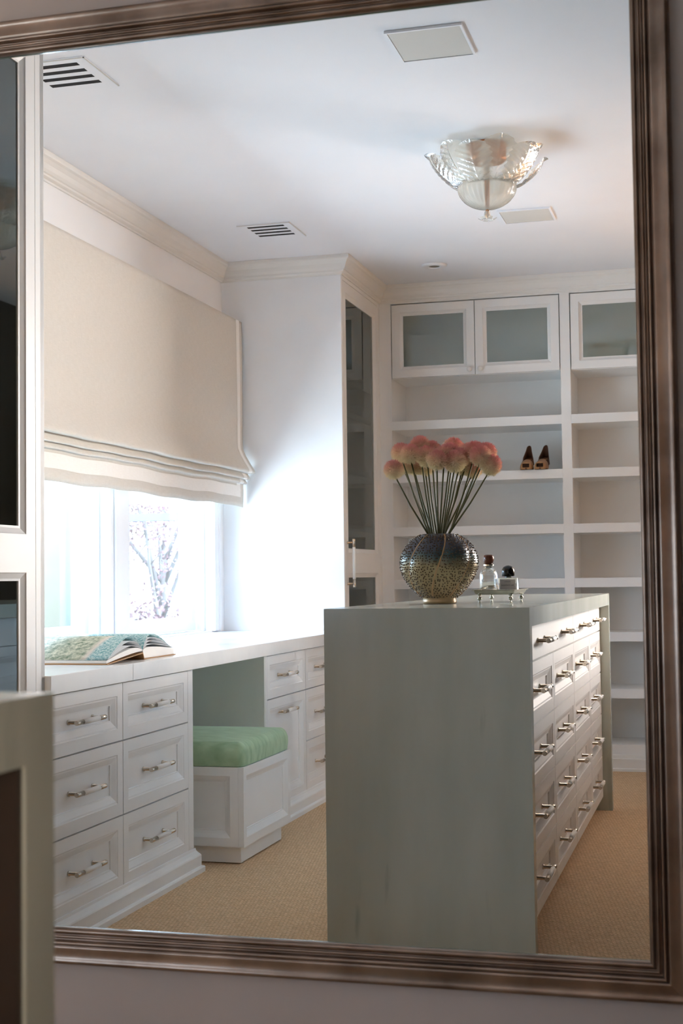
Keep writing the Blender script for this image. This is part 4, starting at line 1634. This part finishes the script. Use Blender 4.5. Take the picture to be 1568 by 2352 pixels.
# ------------------------------------------------------------------ shoes on the shelf
def make_shoe(label, x, rot):
    z0 = SH[1]
    root = thing("heeled_mule", label, "shoe", (x, 7.36, z0), "pair of peep-toe mules on the shelf")
    L = 0.20
    # sole/footbed: sections along length t (0 toe .. 1 heel)

    def half(t):
        return 0.034 * (0.62 + 0.38 * math.sin(PI * min(1, (t + .18) / 0.9))) if t < 0.62 else 0.034 * (0.92 - 0.45 * (t - 0.62) / 0.38)

    def bed(t):
        return 0.010 + 0.070 * (max(0, t - 0.22) / 0.78) ** 1.25
    mb = MB()
    n = 22
    for i in range(n + 1):
        t = i / n
        w = half(t)
        for (u, dz) in ((-1, 0), (-.5, -.001), (0, -.0015), (.5, -.001), (1, 0), (1, -.008), (0, -.009), (-1, -.008)):
            mb.v.append((u * w, t * L, bed(t) + dz))
    for i in range(n):
        for k in range(8):
            a, c = i * 8 + k, i * 8 + (k + 1) % 8
            mb.f.append((a, a + 8, c + 8, c))
            mb.m.append(0)
    mb.f.append(tuple(range(8)))
    mb.m.append(0)
    mb.f.append(tuple(n * 8 + k for k in reversed(range(8))))
    mb.m.append(0)
    obj("footbed", mb, 'shoe_in', root, (0, 0, 0)).location = (0, -.08, 0)
    # toe band with a peep hole: arched strip from t=.02..~.36, hole in the front centre
    mb = MB()
    nu, nv = 24, 10
    for j in range(nv + 1):
        t = 0.0 + 0.34 * j / nv
        for i in range(nu + 1):
            a = PI * i / nu
            w = half(t) + 0.001
            hgt = 0.030 + 0.022 * (j / nv) ** 0.8
            y = t * L
            z = 0.002 + bed(t) * 0.3 + hgt * math.sin(a) ** 0.75
            ctr = abs(i / nu - 0.5) / 0.5
            if j == 0:
                y += 0.014 * max(0, 1 - ctr / 0.5)
            y -= 0.012 * (1 - j / nv) * math.cos((i / nu - .5) * PI)
            mb.v.append((-w * math.cos(a), y, z))
    for j in range(nv):
        for i in range(nu):
            if j < 1 and False:
                continue
            a = j * (nu + 1) + i
            mb.f.append((a, a + 1, a + nu + 2, a + nu + 1))
            mb.m.append(0)
    # front wall below the opening
    for i in range(nu + 1):
        a = PI * i / nu
        x_, y_, z_ = mb.v[i]
        mb.v.append((x_, y_ + .001, 0.001))
    base = (nu + 1) * (nv + 1)
    for i in range(nu):
        c = abs((i + .5) / nu - 0.5) / 0.5
        if c > 0.42:
            mb.f.append((i, base + i, base + i + 1, i + 1))
        else:
            # leave the peep hole open above a low lip
            x0_, y0_, z0_ = mb.v[base + i]
            x1_, y1_, z1_ = mb.v[base + i + 1]
            k = len(mb.v)
            mb.v += [(x0_, y0_, 0.012), (x1_, y1_, 0.012), (x0_, y0_, 0.031), (x1_, y1_, 0.031)]
            mb.f.append((k, base + i, base + i + 1, k + 1))
            mb.m.append(0)
            mb.f.append((i, k + 2, k + 3, i + 1))
        mb.m.append(0)
    o = obj("toe_band", mb, 'shoe_tan', root, (0, 0, 0), smooth=True)
    o.location = (0, -.08, 0)
    s_ = o.modifiers.new("t", 'SOLIDIFY')
    s_.thickness = 0.0025
    # quarters and heel counter: wall round the back from t=.3 on one side to .3 on the other
    mb = MB()
    path = []
    for i in range(13):
        t = 0.30 + 0.68 * i / 12
        path.append((-half(t) - .001, t * L, bed(t), max(0.0, (t - .30) / .68) ** 1.5))
    for i in range(1, 8):
        a = PI * i / 8
        path.append((-half(.98) * math.cos(a), .98 * L + 0.014 * math.sin(a), bed(.98), 1 + math.sin(a) * 0.25))
    for i in range(13):
        t = 0.98 - 0.68 * i / 12
        path.append((half(t) + .001, t * L, bed(t), max(0.0, (t - .30) / .68) ** 1.5))
    for (x_, y_, z_, k) in path:
        mb.v.append((x_, y_, z_ - 0.008))
        mb.v.append((x_ * (0.96 - 0.30 * k), y_, z_ + 0.016 + 0.040 * k))
    for i in range(len(path) - 1):
        mb.f.append((2 * i, 2 * i + 1, 2 * i + 3, 2 * i + 2))
        mb.m.append(0)
    o = obj("heel_counter", mb, 'shoe_in', root, (0, 0, 0), smooth=True)
    o.location = (0, -.08, 0)
    s_ = o.modifiers.new("t", 'SOLIDIFY')
    s_.thickness = 0.0025
    # block heel
    hb = MB().lathe([(0.011, 0.0), (0.012, 0.03), (0.017, 0.068)], 14)
    o = link("heel", hb.mesh("heel", ['shoe_tan'], smooth=True), root, (0, 0, 0))
    o.location = (0, L * .93 - .08, 0)
    root.rotation_euler = (0, 0, rot)
    return root


make_shoe("tan peep-toe mule on the shelf, nearer the flowers", -0.993, 0.04)
make_shoe("tan peep-toe mule on the shelf, nearer the shelf divider", -0.914, -0.04)

# ------------------------------------------------------------------ ceiling fittings
def vent(label, x0, x1, y0, y1):
    t = thing("ceiling_vent", label, "air vent", ((x0 + x1) / 2, (y0 + y1) / 2, ZC), "slotted ceiling air vents")
    zb, zt = ZC - 0.0030, ZC - 0.0005
    sx0, sx1 = x0 + 0.035, x1 - 0.040
    ny = 4
    pitch = (y1 - y0 - 0.05) / ny
    mb = MB().box(x0, sx0, y0, y1, zb, zt).box(sx1, x1, y0, y1, zb, zt)
    ya = y0 + 0.035
    mb.box(sx0, sx1, y0, ya, zb, zt)
    obj("face_plate", mb, 'ceiling', t, ((x0 + x1) / 2, (y0 + y1) / 2, ZC))
    for k in range(ny):
        s0 = ya + k * pitch
        s1 = s0 + pitch * 0.5
        e = min(y1, s0 + pitch) if k < ny - 1 else y1
        box_obj("slat", sx0, sx1, s1, e, zb, zt, 'ceiling', t)
    box_obj("duct", sx0, sx1, ya, y1 - .002, ZC - .0026, ZC - .0020, 'slot', t)
    # raised rim on two sides
    mb = MB().box(x1 - .004, x1, y0, y1, zb - .0025, zb).box(x0, x1, y0, y0 + .004, zb - .0025, zb)
    obj("rim", mb, 'grille', t, ((x0 + x1) / 2, (y0 + y1) / 2, ZC))
    return t


vent("white slotted air vent in the ceiling beside the near glass cabinet", -2.05, -1.805, 3.762, 4.018)
vent("white slotted air vent in the ceiling above the corner of the roman shade", -2.05, -1.805, 5.803, 6.063)


def speaker(label, x0, x1, y0, y1):
    t = thing("ceiling_speaker", label, "speaker", ((x0 + x1) / 2, (y0 + y1) / 2, ZC), "flush square ceiling speakers")
    obj("grille", MB().box(x0 + .008, x1 - .008, y0 + .008, y1 - .008, ZC - .006, ZC - .001), 'grille', t, ((x0 + x1) / 2, (y0 + y1) / 2, ZC))
    mb = MB().box(x0, x0 + .007, y0, y1, ZC - .008, ZC - .0005).box(x1 - .007, x1, y0, y1, ZC - .008, ZC - .0005)
    mb.box(x0 + .007, x1 - .007, y0, y0 + .007, ZC - .008, ZC - .0005).box(x0 + .007, x1 - .007, y1 - .007, y1, ZC - .008, ZC - .0005)
    obj("rim", mb, 'ceiling', t, ((x0 + x1) / 2, (y0 + y1) / 2, ZC))


speaker("square grey speaker grille in the ceiling under the top mirror frame", -0.906, -0.681, 3.842, 4.083)
speaker("square grey speaker grille in the ceiling behind the glass chandelier", -0.906, -0.681, 5.905, 6.125)

can = thing("recessed_light", "round white recessed ceiling light near the shelving", "light", (-1.372, 6.847, ZC))
link("trim_ring", MB().lathe([(0.063, -0.001), (0.063, -0.006), (0.056, -0.012), (0.030, -0.012), (0.024, -0.002)], 36, cap=False).mesh("trim_ring", ['window'], smooth=True), can, (-1.372, 6.847, ZC))
link("lens", MB().lathe([(0.0275, -0.0085), (0.001, -0.0085)], 24, cap=False).mesh("lens", ['cab_dark'], smooth=True), can, (-1.372, 6.847, ZC))

# ------------------------------------------------------------------ glass leaf chandelier
CX, CY = -0.80, 4.985
ch = thing("leaf_chandelier", "clear glass leaf flush-mount chandelier hanging under the ceiling", "chandelier", (CX, CY, ZC))
link("canopy", MB().lathe([(0.072, -0.0005), (0.072, -0.055), (0.066, -0.062), (0.010, -0.064), (0.008, -0.23), (0.001, -0.23)], 32, cap=False).mesh("canopy", ['copper'], smooth=False), ch, (CX, CY, ZC))
bp_ = [(0.004, -0.236)] + [(0.106 * math.sin(t * PI / 24), -0.156 - 0.080 * math.cos(t * PI / 24)) for t in range(1, 13)] + [(0.1045, -0.150)]
link("bowl", MB().lathe(bp_, 96, (0, 0, 0), 'Z', 0, lambda a, h: 1 + 0.018 * math.sin(a * 32), cap=False).mesh("bowl", ['leaf_glass'], smooth=True), ch, (CX, CY, ZC))


def leaf_mesh(W, r0, z0, r1, z1, tip):
    """ribbed glass leaf: rises from the bowl rim, bulges outwards, tip flares"""
    mb = MB()
    nu, nv = 30, 44

    def fn(iu, jv):
        u, v = iu * 2 - 1, jv
        w = W * (0.42 + 0.58 * math.sin(PI * min(1.0, 0.08 + 0.72 * v)) ** 1.0)
        if v > 0.72:
            w *= math.sqrt(max(0.02, 1 - ((v - 0.72) / 0.285) ** 2))
        ser = 1 + 0.07 * math.sin(v * 44) * abs(u) ** 3
        r = r0 + (r1 - r0) * math.sin(v * PI / 2) ** 0.8
        z = z0 + (z1 - z0) * (1 - math.cos(v * PI / 2)) ** 0.55
        if v > 0.86:
            r += tip * ((v - 0.86) / 0.14) ** 1.6
            z -= 0.25 * tip * ((v - 0.86) / 0.14) ** 1.6
        x = u * w * ser
        vein = 0.0024 * math.sin((v - abs(u) * 0.20) * 52) * min(1, abs(u) * 5) * min(1, 1.15 - v) + 0.0045 * math.exp(-(u * 13) ** 2)
        cup = 0.26 * x * x / W
        return (x, r - cup + vein, z + 0.1 * cup)
    mb.grid(fn, nu, nv)
    return mb.mesh("leaf", ['leaf_glass'], smooth=True)


LA = leaf_mesh(0.068, 0.082, -0.152, 0.192, -0.018, 0.014)
LB = leaf_mesh(0.064, 0.098, -0.158, 0.212, -0.040, 0.018)
for k in range(6):
    o = link("leaf", LA, ch, (CX, CY, ZC))
    o.rotation_euler = (0, 0, 2 * PI * k / 6 + PI - 0.62)
for k in range(6):
    o = link("leaf", LB, ch, (CX, CY, ZC))
    o.rotation_euler = (0, 0, 2 * PI * k / 6 + PI - 0.62 + PI / 6)
link("finial", MB().lathe([(0.001, -0.236), (0.006, -0.238), (0.0075, -0.243), (0.004, -0.248), (0.0035, -0.250), (0.009, -0.256), (0.0105, -0.260), (0.004, -0.266), (0.001, -0.268)], 20, cap=False).mesh("finial", ['gold'], smooth=True), ch, (CX, CY, ZC))
mb = MB()
for k in range(6):
    a0 = 2 * PI * k / 6

    def pet(u, v):
        a = a0 + (u - .5) * 1.05 * (1 - 0.55 * max(0, v - .55) / .45)
        r = 0.010 + 0.012 * v + 0.020 * max(0, v - .6) ** 1.3 * 2
        z = -0.244 - 0.042 * v + 0.035 * max(0, v - .75) * 2
        return (r * math.cos(a), r * math.sin(a), z)
    mb.grid(pet, 6, 12)
link("glass_flower", mb.mesh("glass_flower", ['leaf_glass'], smooth=True), ch, (CX, CY, ZC))

# ------------------------------------------------------------------ outside the window
o = box_obj("ground_outside", -60, -2.6, -30, 70, -0.5, -0.4, 'lawn')
struct(o, "pale garden ground outside the window", "ground")
gw = box_obj("garden_light_block", -9.0, -2.56, 8.25, 8.45, -0.4, 0.62, 'cream')  # unseen wall added to keep the terrace lamp off the garden
tag(gw, "unseen low cream wall added outside to block the terrace lamp", "light blocker")
house = thing("garden_wing", "cream wing of the house with white porch frame outside the window", "building", (-5, 9.5, -0.4))
box_obj("wall", -9, -4.705, 9.5, 9.8, -0.4, 4.5, 'cream', house)
box_obj("corner_board", -4.705, -4.64, 9.47, 9.56, -0.4, 4.5, 'door_ext', house)
box_obj("post", -4.50, -4.40, 9.47, 9.56, -0.4, 3.4, 'door_ext', house)
box_obj("post", -3.80, -3.68, 9.47, 9.56, -0.4, 3.4, 'door_ext', house)
box_obj("rail", -4.64, -3.0, 9.48, 9.55, 1.428, 1.482, 'door_ext', house)
box_obj("rail", -4.64, -3.0, 9.48, 9.55, 0.60, 0.67, 'door_ext', house)
box_obj("roof", -9, -2.9, 9.3, 10.4, 3.4, 3.55, 'door_ext', house)


def leaf_cloud(mb, c, r, n, size, rg):
    for i in range(n):
        d = Vector((rg.gauss(0, 1), rg.gauss(0, 1), rg.gauss(0, .8))).normalized() * (r * rg.random() ** 0.4)
        p = Vector(c) + d
        t = Vector((rg.uniform(-1, 1), rg.uniform(-1, 1), rg.uniform(-1, 1))).normalized()
        b_ = t.cross(Vector((rg.uniform(-1, 1), rg.uniform(-1, 1), rg.uniform(-1, 1)))).normalized()
        s = size * rg.uniform(.6, 1.3)
        mb.add([p - t * s, p + b_ * s * .6, p + t * s, p - b_ * s * .6], [(0, 1, 2, 3)])


def tree(name, label, x, y, h, leafmat, seed, spread, nleaf):
    rg = random.Random(seed)
    t = thing(name, label, "tree", (x, y, -0.4))
    mb = MB()
    tips = []
    base = Vector((x, y, -0.4))
    top = base + Vector((0.1, 0, h * 0.45))
    mb.tube([base, base.lerp(top, .5) + Vector((.04, .03, 0)), top], [0.060, 0.050, 0.042], 8)
    for k in range(9):
        a = k * 2.4
        st0 = base.lerp(top, rg.uniform(.5, 1))
        e = st0 + Vector((math.cos(a) * spread * rg.uniform(.5, 1), math.sin(a) * spread * .6, h * rg.uniform(.25, .55)))
        md = st0.lerp(e, .5) + Vector((rg.uniform(-.1, .1), 0, .1))
        mb.tube([st0, md, e], [0.030, 0.020, 0.009], 6)
        tips.append(e)
        tips.append(md)
        for q in range(4):
            e2 = md.lerp(e, rg.random()) + Vector((rg.uniform(-.5, .5), rg.uniform(-.3, .3), rg.uniform(-.1, .5)))
            mb.tube([md.lerp(e, rg.random() * .6), e2], [0.010, 0.005], 5)
            tips.append(e2)
    obj("trunk", mb, 'bark', t, (x, y, -.4), smooth=True)
    mb = MB()
    for e in tips:
        leaf_cloud(mb, e, 0.34, nleaf, 0.020, rg)
    f_ = obj("foliage", mb, leafmat, t, (x, y, -.4))
    f_['kind'] = "stuff"
    return t


tree("garden_tree", "bare-branched tree with pinkish leaves seen through the window", -5.9, 14.0, 3.6, 'pink_leaf', 5, 0.9, 130)
tree("garden_tree", "orange autumn tree glimpsed between the window frames", -8.6, 18.0, 4.0, 'orange_leaf', 9, 1.2, 130)
rg = random.Random(31)
for i, (x, y, r, lb, mk) in enumerate(((-5.5, 13.0, 0.62, "reddish shrub at the foot of the pink tree outside", 'pink_leaf'),
                                     (-5.35, 11.8, 0.40, "pale shrub in front of the reddish one outside", 'bush'))):
    mb = MB()
    leaf_cloud(mb, (x, y, 0.15 + r * .3), r, 2600, 0.026, rg)
    s = obj("garden_shrub", mb, mk, None, (x, y, -.4))
    tag(s, lb, "shrub")
